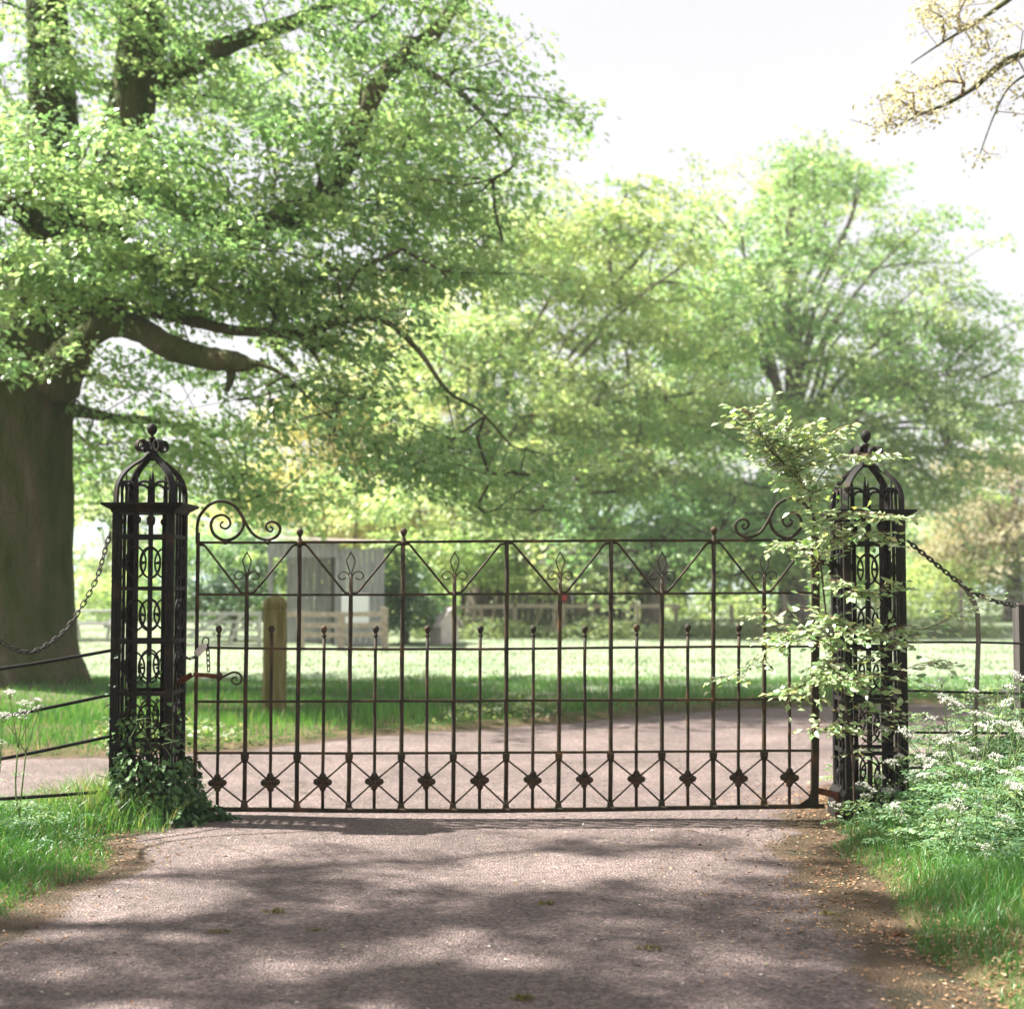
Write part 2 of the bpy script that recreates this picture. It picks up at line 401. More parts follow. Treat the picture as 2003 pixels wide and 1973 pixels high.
def ground_mat():
    m, N, L = new_mat('turf_and_soil')
    out = N.new('ShaderNodeOutputMaterial'); b = N.new('ShaderNodeBsdfPrincipled')
    tc = N.new('ShaderNodeTexCoord'); v = tc.outputs['Object']
    n1 = noise_node(N, L, v, 0.35, 6, 0.65)
    n2 = noise_node(N, L, v, 4.5, 5, 0.6)
    mead = ramp(N, [(0.3, (0.145, 0.20, 0.115)), (0.5, (0.205, 0.245, 0.165)), (0.7, (0.265, 0.28, 0.205))])
    L.new(n1.outputs['Fac'], mead.inputs[0])
    soil = ramp(N, [(0.32, (0.045, 0.055, 0.02)), (0.5, (0.085, 0.075, 0.036)), (0.68, (0.15, 0.10, 0.065))])
    L.new(n2.outputs['Fac'], soil.inputs[0])
    at = N.new('ShaderNodeAttribute'); at.attribute_name = 'meadow'
    mx = N.new('ShaderNodeMix'); mx.data_type = 'RGBA'
    L.new(at.outputs['Fac'], mx.inputs[0]); L.new(soil.outputs[0], mx.inputs[6]); L.new(mead.outputs[0], mx.inputs[7])
    L.new(mx.outputs[2], b.inputs['Base Color'])
    b.inputs['Roughness'].default_value = 0.95; b.inputs['Specular IOR Level'].default_value = 0.1
    bn = noise_node(N, L, v, 22, 5, 0.6)
    bp = N.new('ShaderNodeBump'); bp.inputs['Strength'].default_value = 0.8; bp.inputs['Distance'].default_value = 0.03
    L.new(bn.outputs['Fac'], bp.inputs['Height']); L.new(bp.outputs[0], b.inputs['Normal'])
    L.new(b.outputs[0], out.inputs[0])
    return m
M['ground'] = ground_mat()

# ---------------------------------------------------------------- terrain: ground and road
ROAD = np.array([(-2.02, -8), (-2.05, 3), (-2.06, 5.9), (-2.0, 6.7), (-1.86, 7.05), (-2.06, 7.5), (-2.16, 7.9), (-2.12, 8.8), (-2.5, 9.0), (-4, 8.85), (-9, 8.2), (-16, 7.2),
                 (-16, 9.8), (-9, 10.9), (-4, 11.5), (-2.5, 11.9), (-1.4, 13.1), (0, 14.1), (1.0, 14.9), (2.3, 16.1), (4.7, 16.7), (8, 16.0), (16, 14.2),
                 (16, 9.4), (8, 10.5), (3.4, 10.6), (2.3, 9.9), (1.95, 9.2), (1.84, 8.3), (1.70, 7.7), (1.58, 6.4), (1.50, 5.5), (1.54, 5.1), (1.6, 3), (1.65, -8)], float)

def road_sdf(x, y):
    """signed distance to the road's outline, positive on the grass"""
    x = np.asarray(x, float); y = np.asarray(y, float)
    best = np.full(x.shape, 1e9); inside = np.zeros(x.shape, bool)
    n = len(ROAD)
    for i in range(n):
        ax, ay = ROAD[i]; bx, by = ROAD[(i + 1) % n]
        dx, dy = bx - ax, by - ay
        t = np.clip(((x - ax) * dx + (y - ay) * dy) / (dx * dx + dy * dy), 0, 1)
        best = np.minimum(best, np.hypot(x - ax - t * dx, y - ay - t * dy))
        cond = (ay > y) != (by > y)
        with np.errstate(divide='ignore', invalid='ignore'):
            xi = ax + (y - ay) * dx / (dy if dy != 0 else 1e-12)
        inside ^= cond & (x < xi)
    return np.where(inside, -best, best) + 0.05 * vnoise(x * 4.5, y * 4.5, 3) + 0.02 * vnoise(x * 15, y * 15, 4)

def ground_z(x, y, s=None):
    x = np.asarray(x, float); y = np.asarray(y, float)
    if s is None: s = road_sdf(x, y)
    z = -0.035 + 0.075 * smooth01(s, -0.08, 0.18)
    out = smooth01(s, 0.0, 0.5)
    z = z + out * (0.018 * vnoise(x * 3.1, y * 3.1, 7) + 0.03 * vnoise(x * 0.7, y * 0.7, 8) * (y < 60))
    z = z + 0.16 * smooth01(s, 0.15, 1.5) * smooth01(x, 1.6, 2.2) * (1 - smooth01(y, 9.0, 10.4))
    z = z + 0.05 * smooth01(s, 0.1, 1.2) * (1 - smooth01(x, -2.5, -2.0)) * (1 - smooth01(y, 8.0, 8.8))
    z = z + 0.16 * np.exp(-((x + 6.35) ** 2 + (y - 18.2) ** 2) / 2.2)
    return z

def gz1(x, y):
    return float(ground_z(np.array([x]), np.array([y]))[0])

xs = np.concatenate([np.linspace(-400, -60, 12), np.linspace(-50, -18, 14), np.arange(-16, 16.01, 0.14), np.linspace(18, 50, 14), np.linspace(60, 400, 12)])
ys = np.concatenate([np.linspace(-60, -6, 10), np.arange(-5, 22, 0.14), np.linspace(22.5, 60, 50), np.linspace(70, 260, 10)])
gx, gy = np.meshgrid(xs, ys)
gs = road_sdf(gx, gy); gzz = ground_z(gx, gy, gs)
nx, ny = len(xs), len(ys)
idx = np.arange(nx * ny).reshape(ny, nx)
F = np.stack([idx[:-1, :-1], idx[:-1, 1:], idx[1:, 1:], idx[1:, :-1]], -1).reshape(-1, 4)
meadow = smooth01(gy, 15.5, 19.5) * smooth01(gs, 0.4, 1.6)
gme = np_mesh('ground', np.stack([gx, gy, gzz], -1).reshape(-1, 3), F, M['ground'], True, attrs={'meadow': meadow.ravel()})
ground = np_obj('ground', gme); ground['kind'] = 'structure'; ground['label'] = 'grassy parkland ground reaching back to the trees'

rx = np.arange(-15.5, 15.51, 0.1); ry = np.arange(-7.5, 17.6, 0.1)
ax, ay = np.meshgrid(rx, ry); rs = road_sdf(ax, ay)
rz = 0.006 * vnoise(ax * 1.3, ay * 1.3, 11) + 0.004 * vnoise(ax * 4, ay * 4, 12) - 0.012 * np.exp(-((ay - 7.75) / 0.14) ** 2) * smooth01(ax, 0.0, 0.9)
nx, ny = len(rx), len(ry); idx = np.arange(nx * ny).reshape(ny, nx)
F = np.stack([idx[:-1, :-1], idx[:-1, 1:], idx[1:, 1:], idx[1:, :-1]], -1).reshape(-1, 4)
keep = (rs.ravel()[F] < 0.32).all(1); F = F[keep]
used = np.unique(F); remap = np.full(nx * ny, -1); remap[used] = np.arange(len(used))
edge = 1.0 - np.clip(-rs / np.where((ax > 0.6) & (ay < 9), 0.50, 0.30), 0, 1)
rme = np_mesh('road', np.stack([ax, ay, rz], -1).reshape(-1, 3)[used], remap[F], M['asphalt'], True, attrs={'edge': edge.ravel()[used]})
road = np_obj('road', rme); road['kind'] = 'structure'; road['label'] = 'worn pinkish grey tarmac drive running under the gate to a lane'

# far hills
hb = MB()
hx = np.linspace(-200, 200, 60)
top = [(x, 185 + 10 * math.sin(x * 0.02), 9 + 2.6 * math.sin(x * 0.037 + 1) + 1.5 * math.sin(x * 0.11) + 4 * min(1, max(0, (-x - 35) / 35))) for x in hx]
vs_ = []
for x, y, z in top: vs_ += [(x, y - 50, -1), (x, y - 18, z * 0.6), (x, y, z), (x, y + 36, -1)]
fs_ = []
for i in range(len(top) - 1):
    for k in range(3): fs_.append((i*4+k, (i+1)*4+k, (i+1)*4+k+1, i*4+k+1))
hb.add(vs_, fs_)
hills = hb.build('hills', M['hill'], None, True); hills['kind'] = 'structure'; hills['label'] = 'far wooded hills low behind the park'

# ---------------------------------------------------------------- leaves and trees
def unit(a):
    return a / np.maximum(np.linalg.norm(a, axis=-1, keepdims=True), 1e-9)

def leaf_verts(pos, direc, normal, L, W, fold=0.25):
    """rhombic folded leaves -> verts (n*4,3), faces (n*2,3)"""
    n = len(pos)
    direc = unit(direc); side = unit(np.cross(normal, direc)); nor = np.cross(direc, side)
    L = L[:, None]; W = W[:, None]
    a = pos; tip = pos + direc * L - nor * (0.12 * L)
    mid = pos + direc * (0.48 * L)
    l = mid + side * (W / 2) + nor * (fold * W / 2); r = mid - side * (W / 2) + nor * (fold * W / 2)
    V = np.stack([a, r, tip, l], 1).reshape(-1, 3)
    b = np.arange(n)[:, None] * 4
    F = np.concatenate([b + np.array([[0, 1, 2]]), b + np.array([[0, 2, 3]])], 1).reshape(-1, 3)
    return V, F

def spray_leaves(rng, C, axis, per, size, leaf, lw=0.62, updown=0.35, tilt=0.45, flat=0.28, tint0=None, jitter=0.25):
    """C (m,3) spray centres, axis (m,3) outward directions; returns verts, faces, tint"""
    m = len(C)
    out = unit(axis * np.array([1, 1, 0.35]) + np.array([0, 0, -0.12]))
    side = unit(np.cross(np.tile([0, 0, 1.0], (m, 1)), out) + 1e-6)
    nor = unit(np.cross(out, side))
    # tilt each spray
    nor = unit(nor + axis * np.array([0.18, 0.18, 0]) + rng.normal(0, 0.22, (m, 3)))
    side = unit(np.cross(nor, out)); out = np.cross(side, nor)
    u = rng.uniform(-1, 1, (m, per)); w = rng.normal(0, 0.42, (m, per)) ; h = rng.normal(0, flat, (m, per))
    sz = size * rng.uniform(0.7, 1.3, (m, 1))
    w = w * (1.15 - 0.5 * np.abs(u))
    P = C[:, None] + out[:, None] * (u * sz)[..., None] + side[:, None] * (w * sz)[..., None] + nor[:, None] * (h * sz * 0.6)[..., None]
    P[..., 2] -= 0.18 * sz * u * np.abs(u)
    d = out[:, None] * 0.7 + side[:, None] * np.sign(w)[..., None] * 0.8 + rng.normal(0, 0.35, (m, per, 3))
    d[..., 2] -= updown * rng.uniform(0, 1, (m, per))
    nn = nor[:, None] + rng.normal(0, tilt, (m, per, 3))
    Ls = leaf * rng.uniform(0.5, 1.4, (m, per))
    V, F = leaf_verts(P.reshape(-1, 3), d.reshape(-1, 3), nn.reshape(-1, 3), Ls.ravel(), Ls.ravel() * lw)
    if tint0 is None: tint0 = rng.uniform(0.2, 0.75, m)
    t = np.clip(tint0[:, None] + rng.normal(0, jitter * 0.6, (m, per)), 0, 1)
    return V, F, np.repeat(t.ravel(), 4)

def plates(rng, blobs, per_plate, plate_r, flat=0.25, surface=0.0):
    """blobs: (centre, (rx,ry,rz), n sprays). Sprays come in level plates, as beech and lime carry them"""
    pts = []
    for c, r, n in blobs:
        k = max(1, int(round(n / per_plate)))
        q = rng.normal(0, 1, (k, 3)); q = unit(q) * (rng.uniform(surface, 1, (k, 1)) ** (1 / 2.4))
        pc = np.array(c) + q * np.array(r)
        for p in pc:
            j = rng.normal(0, 1, (per_plate, 3)) * np.array([plate_r, plate_r, plate_r * flat * 0.32])
            j[:, 2] -= 0.12 * np.hypot(j[:, 0], j[:, 1])
            pts.append(p + j)
    return np.concatenate(pts)

def grow(rng, skel, targets, step=0.5, rmin=0.006, droop=0.1, attach_min_z=1.5):
    """skel: list of (list of points, list of radii). Connect every target to the tree; returns branch tubes as (points, radii)"""
    pos = []; par = []
    for pts, rad in skel:
        for p in pts: pos.append(tuple(p)); par.append(-2)
    P = np.array(pos); n0 = len(P)
    cap = n0 + len(targets) * 14
    buf = np.zeros((cap, 3)); buf[:n0] = P; n = n0
    parent = np.full(cap, -2, int); count = np.zeros(cap); heading = np.zeros((cap, 3))
    okz = np.zeros(cap, bool); okz[:n0] = P[:, 2] > attach_min_z
    at = 0
    for pts, rad in skel:                       # the ends of the limbs grow on the way they point
        for e in range(max(1, len(pts) - 5), len(pts)):
            hd = np.array(pts[e]) - np.array(pts[e - 1]); heading[at + e] = hd / max(np.linalg.norm(hd), 1e-6)
        at += len(pts)
    d0 = np.array([np.min(np.linalg.norm(P[okz[:n0]] - t, axis=1)) for t in targets])
    paths = []
    for ti in np.argsort(d0):
        t = targets[ti]
        dist = np.linalg.norm(buf[:n] - t, axis=1)
        # growing downwards or backwards costs more
        turn = 1 - ((t - buf[:n]) * heading[:n]).sum(1) / np.maximum(dist, 1e-6)
        cost = dist * (1 + 0.9 * np.where(heading[:n].any(1), np.maximum(0, turn - 0.25), 0.2)) + 0.35 * np.maximum(0, buf[:n, 2] - t[2]) + (~okz[:n]) * 1e6
        j = int(np.argmin(cost)); a = buf[j]; L = dist[j]
        k = int(np.clip(L / step, 1, 10))
        ids = [j]; prev = j
        bend = rng.normal(0, 0.05 * L, 3); bend[2] = abs(bend[2]) + droop * L
        if heading[j].any():
            side = heading[j] - (t - a) * (heading[j] @ (t - a)) / max(L * L, 1e-6)
            bend = bend + side * 0.30 * L
        for i in range(1, k + 1):
            f = i / k
            q = a + (t - a) * f + bend * (4 * f * (1 - f)) * 0.5 + rng.normal(0, 0.012 * L, 3) * (i < k)
            if n >= cap: break
            hd = q - buf[prev]; heading[n] = hd / max(np.linalg.norm(hd), 1e-6)
            buf[n] = q; parent[n] = prev; okz[n] = True; prev = n; ids.append(n); n += 1
        paths.append(ids)
        m = prev
        while m >= n0:
            count[m] += 1; m = parent[m]
    tubes = []
    for ids in paths:
        if len(ids) < 2: continue
        r = [max(rmin, rmin * (count[i] ** 0.55)) for i in ids[1:]]
        tubes.append(([Vector(buf[i]) for i in ids], [r[0]] + r))
    return tubes

def make_tree(name, label, base, trunk, limbs, blobs, leafmat, seed, group=None, per_plate=6, plate_r=0.6, per_spray=90, spray=0.38, leaf=0.07, lw=0.62,
              bark='bark', twig='twig', step=0.55, rmin=0.006, tilt=0.55, flat=0.28, tint=(0.15, 0.8), attach_min_z=1.5, surface=0.0, cat='tree', twigs=True, tsides=14, rmax=0.09, droop=0.1, keep_out=()):
    rng = np.random.RandomState(seed)
    t = thing(name, base, label, cat, group)
    skel = []
    pts = catmull(trunk[0], 5); rad = lerp_list(trunk[1], len(pts))
    mb = MB()
    # fluted trunk with root flare
    n = tsides; vs_ = []; fs_ = []
    ph = rng.uniform(0, 6.28, 3)
    for i, (p, r) in enumerate(zip(pts, rad)):
        fl = math.exp(-max(0.0, p.z - base[2]) / 0.38)
        for k in range(n):
            a = 2 * math.pi * k / n
            rr = r * (1 + 0.045 * math.sin(3 * a + ph[0] + p.z * 0.2) + 0.03 * math.sin(5 * a + ph[1]) + fl * (0.26 + 0.22 * math.sin(5 * a + ph[2])) + 0.02 * math.sin(9 * a + 2.3 * p.z + ph[0]) + 0.012 * rng.normal())
            vs_.append((p.x + rr * math.cos(a), p.y + rr * math.sin(a), p.z))
        if i:
            for k in range(n):
                k2 = (k + 1) % n
                fs_.append(((i-1)*n+k, (i-1)*n+k2, i*n+k2, i*n+k))
    mb.add(vs_, fs_)
    tr = mb.build('trunk', M[bark], t, True)
    skel.append((pts, rad))
    for lp, lr in limbs:
        q = catmull(lp, 6); r = lerp_list(lr, len(q))
        r = [v * (1 + 0.06 * rng.uniform(-1, 1)) for v in r]
        MB().tube(q, r, 9).build('limb', M[bark], t, True)
        skel.append((q, r))
    C = plates(rng, blobs, per_plate, plate_r, surface=surface)
    for lo, hi in keep_out:                     # room kept bare, as round the long limb
        C = C[~((C > np.array(lo)) & (C < np.array(hi))).all(1)]
    if twigs:
        tubes = grow(rng, skel, C, step, rmin, droop=droop, attach_min_z=attach_min_z)
        tb = MB()
        for q, r in tubes:
            r = [min(v, rmax) for v in r]
            if len(q) > 2: q = catmull(q, 2); r = lerp_list(r, len(q))
            tb.tube(q, r, 4, cap=False)
        br = tb.build('branches', M[twig], t, True); br['kind'] = 'stuff'
    axis = C - np.array([base[0], base[1], 0]); axis[:, 2] = 0
    axis = unit(axis + rng.normal(0, 0.6, axis.shape) * np.linalg.norm(axis, axis=1, keepdims=True) * 0.5)
    tint0 = rng.uniform(tint[0], tint[1], len(C))
    V, F, tt = spray_leaves(rng, C, axis, per_spray, spray, leaf, lw, tilt=tilt, flat=flat, tint0=tint0)
    V = V - np.array(base)
    cr = np_obj('crown', np_mesh('crown', V, F, M[leafmat], False, tt), t); cr['kind'] = 'stuff'
    return t

def BL(x, y, Y, rx, ry, dr, n):
    """leaf blob: centre and half-size given on the 1933-pixel view, at depth Y, with half-depth dr metres"""
    c = D(x, y, Y); s = K * Y / FPX
    return ((c.x, c.y, c.z), (rx * s, dr, ry * s), n)

# --- the great beech beside the lane
BX, BY = S(0, 1355, 18.2).x, 18.2
by = BY
trunk = ([(BX, by, -0.1), (BX, by, 0.5), (BX, by, 1.6), (BX + 0.02, by, 3.0), D(25, 760, by), D(60, 660, by), D(88, 520, by), D(100, 330, by), D(96, 150, by), D(80, -120, by + .3), D(70, -420, by + .6), D(40, -800, by + .4)],
         [0.95, 0.86, 0.79, 0.77, 0.72, 0.60, 0.42, 0.34, 0.28, 0.22, 0.15, 0.06])
limbs = [
    ([D(70, 690, by), D(150, 560, by - .1), D(205, 400, by - .2), D(245, 220, by - .2), D(266, 80, by - .2), D(272, -80, by - .2), D(290, -330, by), D(330, -620, by)], [0.5, 0.40, 0.34, 0.29, 0.28, 0.25, 0.17, 0.05]),
    ([D(100, 720, by - .3), D(160, 640, by - .7), D(215, 612, by - 1.1), D(268, 624, by - 1.4), D(320, 655, by - 1.7), D(390, 676, by - 2.0), D(440, 682, by - 2.2), D(470, 690, by - 2.3), D(488, 698, by - 2.32)], [0.36, 0.17, 0.155, 0.15, 0.148, 0.135, 0.12, 0.085, 0.03]),
    ([D(462, 684, by - 2.3), D(500, 690, by - 2.4), D(545, 715, by - 2.5), D(590, 760, by - 2.5)], [0.05, 0.03, 0.022, 0.01]),
    ([D(432, 690, by - 2.15), D(436, 710, by - 2.15), D(428, 738, by - 2.2)], [0.07, 0.05, 0.03]),
    ([D(150, 560, by - .4), D(300, 590, by - 1.0), D(430, 622, by - 1.3), D(520, 628, by - 1.6), D(580, 634, by - 1.8), D(640, 606, by - 2.0), D(725, 606, by - 2.2), D(790, 662, by - 2.3), D(845, 738, by - 2.3), D(905, 775, by - 2.3), D(965, 842, by - 2.3)], [0.14, 0.08, 0.062, 0.056, 0.052, 0.046, 0.036, 0.030, 0.022, 0.016, 0.010]),
    ([D(580, 650, by - 1.8), D(612, 700, by - 1.8), D(635, 770, by - 1.9), D(628, 830, by - 1.9)], [0.028, 0.024, 0.018, 0.010]),
    ([D(225, 330, by - .2), D(380, 430, by - .5), D(540, 410, by - .8), D(640, 330, by - .8), D(700, 185, by - .8), D(760, 110, by - .8), D(830, 50, by - .7), D(900, -60, by - .6)], [0.17, 0.14, 0.13, 0.13, 0.125, 0.11, 0.09, 0.06]),
    ([D(755, 112, by - .8), D(800, 135, by - .9), D(850, 160, by - 1), D(900, 205, by - 1.1), D(985, 300, by - 1.1)], [0.05, 0.045, 0.04, 0.03, 0.015]),
    ([D(60, 620, by), D(-60, 480, by + .4), D(-200, 330, by + .9), D(-380, 150, by + 1)], [0.4, 0.3, 0.22, 0.1]),
    ([D(100, 540, by + .2), D(250, 500, by + 1.6), D(420, 560, by + 3), D(560, 700, by + 4)], [0.22, 0.16, 0.10, 0.05]),
    ([D(60, 780, by + .5), D(140, 775, by + 1.2), D(220, 790, by + 1.8), D(320, 800, by + 2.2), D(420, 860, by + 2.2)], [0.2, 0.1, 0.07, 0.05, 0.02]),
    ([D(245, 200, by - .2), D(420, 90, by - .4), D(600, 20, by - .5), D(760, -120, by - .3)], [0.16, 0.12, 0.09, 0.04]),
    ([D(100, 450, by - .2), D(40, 400, by - 1.6), D(-20, 390, by - 2.6), D(-120, 420, by - 3.2)], [0.2, 0.14, 0.1, 0.05]),
]
blobs = [
    BL(200, 90, 18.6, 300, 150, 1.8, 148), BL(560, 110, 18.0, 260, 170, 2.2, 148), BL(815, 150, 17.8, 195, 180, 1.8, 148),
    BL(120, 310, 16.2, 240, 80, 1.3, 132), BL(430, 310, 17.4, 240, 110, 1.8, 117), BL(780, 340, 17.6, 190, 100, 1.7, 117),
    BL(310, 490, 16.4, 230, 80, 1.5, 148), BL(560, 470, 17.2, 260, 100, 1.8, 148), BL(50, 590, 15.6, 110, 110, 1.0, 85),
    BL(800, 480, 17.4, 190, 90, 1.4, 62), BL(500, 590, 17.4, 140, 50, 1.2, 46), BL(330, 800, 19.8, 200, 130, 1.6, 117), BL(640, 620, 16.8, 200, 60, 1.4, 42),
    BL(700, 760, 17.2, 120, 120, 1.6, 42), BL(520, 730, 17.2, 70, 60, 1.0, 15), BL(800, 850, 16.8, 200, 120, 1.6, 63), BL(960, 900, 17.0, 150, 90, 1.3, 36), BL(430, 900, 19.2, 100, 70, 1.0, 46), BL(200, 850, 20.5, 70, 120, 1.0, 31),
    BL(400, -220, 17.8, 520, 180, 2.6, 93), BL(-230, 160, 18.6, 150, 160, 2.2, 70), BL(60, 250, 20.6, 230, 100, 1.4, 62), BL(320, 170, 20.8, 220, 100, 1.4, 46), BL(-260, 300, 20.5, 140, 100, 1.4, 39)]
make_tree('beech_tree', 'huge old beech with a mossy trunk and long bare limb behind the chained railings', (BX, by, 0.0), trunk, limbs, blobs, 'beech_leaf', 11,
          per_plate=8, plate_r=0.52, per_spray=46, spray=0.36, leaf=0.088, lw=0.68, tint=(0.1, 0.9), tsides=40, step=0.45, rmin=0.004, rmax=0.019, surface=0.25,
          keep_out=[((D(120, 0, 17).x, 13, D(0, 715, 17).z), (D(505, 0, 17).x, 18.3, D(0, 585, 17).z))])

# --- trees beyond the meadow
def far_tree(name, label, px, Y, height_y, blobs, mat, seed, trunk_r=0.35, lean=0, per_spray=80, spray=0.75, leaf=0.155, plate_r=1.1, bark='bark_grey', limbs_n=7, fork=0.3, group=None, tint=(0.15, 0.85), rmin=0.012, per_plate=7, cat='tree', lim=0.24, flat=0.28, dens=1.05):
    blobs = [(c, r, int(n * dens)) for c, r, n in blobs]
    x = S(px, 1200, Y).x
    zt = S(px, height_y, Y).z
    rng = random.Random(seed)
    base = (x, Y, gz1(x, Y) - 0.03)
    zf = base[2] + max(1.2, (zt - base[2]) * fork)
    trunk = ([(x, Y, base[2] - 0.1), (x + lean * 0.1, Y, base[2] + (zf - base[2]) * 0.5), (x + lean * 0.3, Y, zf), (x + lean * 0.6, Y, (zf + zt) / 2), (x + lean, Y, zt - 0.8)],
             [trunk_r * 1.2, trunk_r, trunk_r * 0.8, trunk_r * 0.27, trunk_r * 0.04])
    limbs = []
    bl = sorted(blobs, key=lambda b: b[0][2])
    for i, (c, r, n) in enumerate(bl):
        f = 0.35 + 0.5 * i / max(1, len(bl))
        a = Vector((x + lean * 0.3, Y, base[2] + (zf - base[2]) * (0.7 + 0.9 * f * (1 if c[2] > zf else 0.2))))
        for q in range(2):
            tgt = Vector((c[0] + r[0] * rng.uniform(-.5, .5), c[1] + r[1] * rng.uniform(-.5, .5), c[2] + r[2] * rng.uniform(-.1, .8)))
            m1 = a.lerp(tgt, 0.35) + Vector((rng.uniform(-.3, .3), rng.uniform(-.3, .3), 0.1 * (tgt - a).length))
            m2 = a.lerp(tgt, 0.7) + Vector((rng.uniform(-.3, .3), rng.uniform(-.3, .3), 0.08 * (tgt - a).length))
            limbs.append(([a, m1, m2, tgt], [trunk_r * lim, trunk_r * lim * .7, trunk_r * lim * .42, 0.02]))
    return make_tree(name, label, base, trunk, limbs, blobs, mat, seed, group, per_plate, plate_r, per_spray, spray, leaf, bark=bark, twig='twig' if bark == 'bark' else 'twig', step=1.0, rmin=rmin, tsides=10, tint=tint, flat=flat, cat=cat, surface=0.45)

far_tree('lime_tree', 'broad yellow green tree behind the middle of the gate, brown trunk by the fence', 945, 40, 352, [
    BL(1120, 420, 40, 170, 80, 2.6, 80), BL(960, 470, 39.5, 150, 90, 2.6, 70), BL(1230, 560, 40, 130, 110, 2.6, 70), BL(1040, 620, 39, 220, 90, 3, 100),
    BL(860, 640, 39, 150, 120, 2.6, 70), BL(960, 770, 38.5, 220, 90, 3, 100), BL(1180, 760, 39, 150, 100, 2.6, 70), BL(820, 880, 38.5, 170, 90, 2.4, 70), BL(1040, 920, 38, 190, 80, 2.6, 80), BL(930, 1020, 37.5, 170, 50, 2, 50), BL(860, 1060, 37.5, 100, 40, 1.6, 30), BL(1060, 1055, 37.5, 120, 40, 1.6, 36)],
    'lime_leaf', 21, 0.42, per_spray=85, fork=0.22)
far_tree('lime_tree', 'tall open tree with many upright pale stems above the gate pillar wrapped in sapling leaves', 1552, 44, 300, [
    BL(1530, 385, 44, 170, 75, 2.4, 50), BL(1500, 320, 44, 80, 30, 1.6, 14), BL(1600, 345, 44, 70, 30, 1.6, 12), BL(1410, 460, 44, 130, 90, 2.4, 50), BL(1670, 470, 44, 110, 80, 2.4, 40), BL(1510, 550, 43.5, 190, 80, 3, 60), BL(1770, 610, 43.5, 80, 70, 2, 34), BL(1850, 720, 43.5, 60, 50, 1.8, 24), BL(1880, 800, 43.5, 50, 40, 1.6, 16), BL(1360, 600, 43, 110, 90, 2.6, 50),
    BL(1640, 640, 43.5, 140, 90, 2.8, 60), BL(1480, 720, 42.5, 190, 80, 3, 80), BL(1760, 740, 43.5, 120, 100, 2.6, 56), BL(1600, 830, 42.5, 190, 90, 3, 80), BL(1380, 850, 42, 140, 90, 2.6, 60),
    BL(1800, 890, 43, 120, 70, 2.4, 44), BL(1500, 950, 42, 200, 60, 2.6, 60), BL(1420, 1040, 41, 120, 50, 2, 40), BL(1800, 820, 43, 80, 60, 2, 26)],
    'mid_leaf', 34, 0.42, bark='bark_grey', per_spray=78, fork=0.30, lim=0.26, tint=(0.35, 1.0))
far_tree('lime_tree', 'green spreading tree with two dark trunks between the fence and the broad yellow tree', 1150, 46, 520, [
    BL(1280, 640, 46, 130, 120, 2.6, 60), BL(1150, 800, 45, 180, 110, 2.6, 70), BL(1300, 830, 45, 130, 110, 2.6, 60), BL(1180, 960, 44, 200, 70, 2.6, 70), BL(1330, 980, 44, 120, 70, 2.2, 40)],
    'mid_leaf', 41, 0.36, per_spray=85, fork=0.2)
far_tree('maple_tree', 'low green tree leaning over the wire fence beside the sapling', 1272, 37, 850, [
    BL(1330, 930, 37, 110, 70, 1.8, 50), BL(1240, 1000, 36.5, 110, 50, 1.6, 34), BL(1400, 1010, 37, 90, 60, 1.6, 30)], 'mid_leaf', 47, 0.26, per_spray=70, spray=0.6, leaf=0.12, fork=0.3, lean=0.8, tint=(0.0, 0.6))
far_tree('golden_tree', 'pale sunlit golden tree glowing above the shed roof', 640, 48, 700, [
    BL(600, 830, 48, 110, 90, 2.4, 80), BL(700, 740, 48, 110, 90, 2.4, 70), BL(560, 930, 47, 90, 70, 2, 60), BL(670, 930, 47, 120, 70, 2.2, 70), BL(780, 620, 48, 90, 90, 2, 50), BL(720, 1000, 47, 100, 50, 2, 40)],
    'pale_leaf', 52, 0.3, per_spray=85, fork=0.22)
far_tree('copper_tree', 'hazy orange tinged tree at the far edge of the field beyond the chain', 1985, 52, 800, [
    BL(1900, 870, 52, 80, 70, 2.2, 50), BL(1960, 950, 51, 120, 80, 2.4, 70), BL(1840, 990, 51, 90, 60, 2, 50), BL(1900, 1060, 50, 120, 60, 2, 50)], 'dusty_leaf', 57, 0.3, fork=0.25, per_spray=70)
far_tree('lime_tree', 'dull green tree low behind the chain and fence post', 1860, 58, 860, [
    BL(1780, 960, 58, 100, 80, 2.4, 60), BL(1850, 1040, 57, 150, 60, 2.4, 70), BL(1700, 1040, 57, 110, 70, 2.4, 60)], 'mid_leaf', 61, 0.3, fork=0.25, per_spray=70)
far_tree('hedgerow_tree', 'distant pale tree seen between the old trunk and the first pillar', 215, 60, 900, [
    BL(200, 1010, 60, 90, 90, 2.5, 60), BL(300, 980, 60, 120, 110, 2.5, 70), BL(90, 1060, 60, 110, 60, 2.5, 40)], 'lime_leaf', 66, 0.3, fork=0.25, per_spray=60)
far_tree('hedgerow_tree', 'distant green tree behind the shed and five bar gate', 470, 56, 860, [
    BL(470, 960, 56, 120, 90, 2.5, 70), BL(560, 1040, 55, 140, 60, 2.5, 60), BL(400, 1060, 55, 110, 50, 2.2, 40)], 'mid_leaf', 67, 0.3, fork=0.25, per_spray=70)
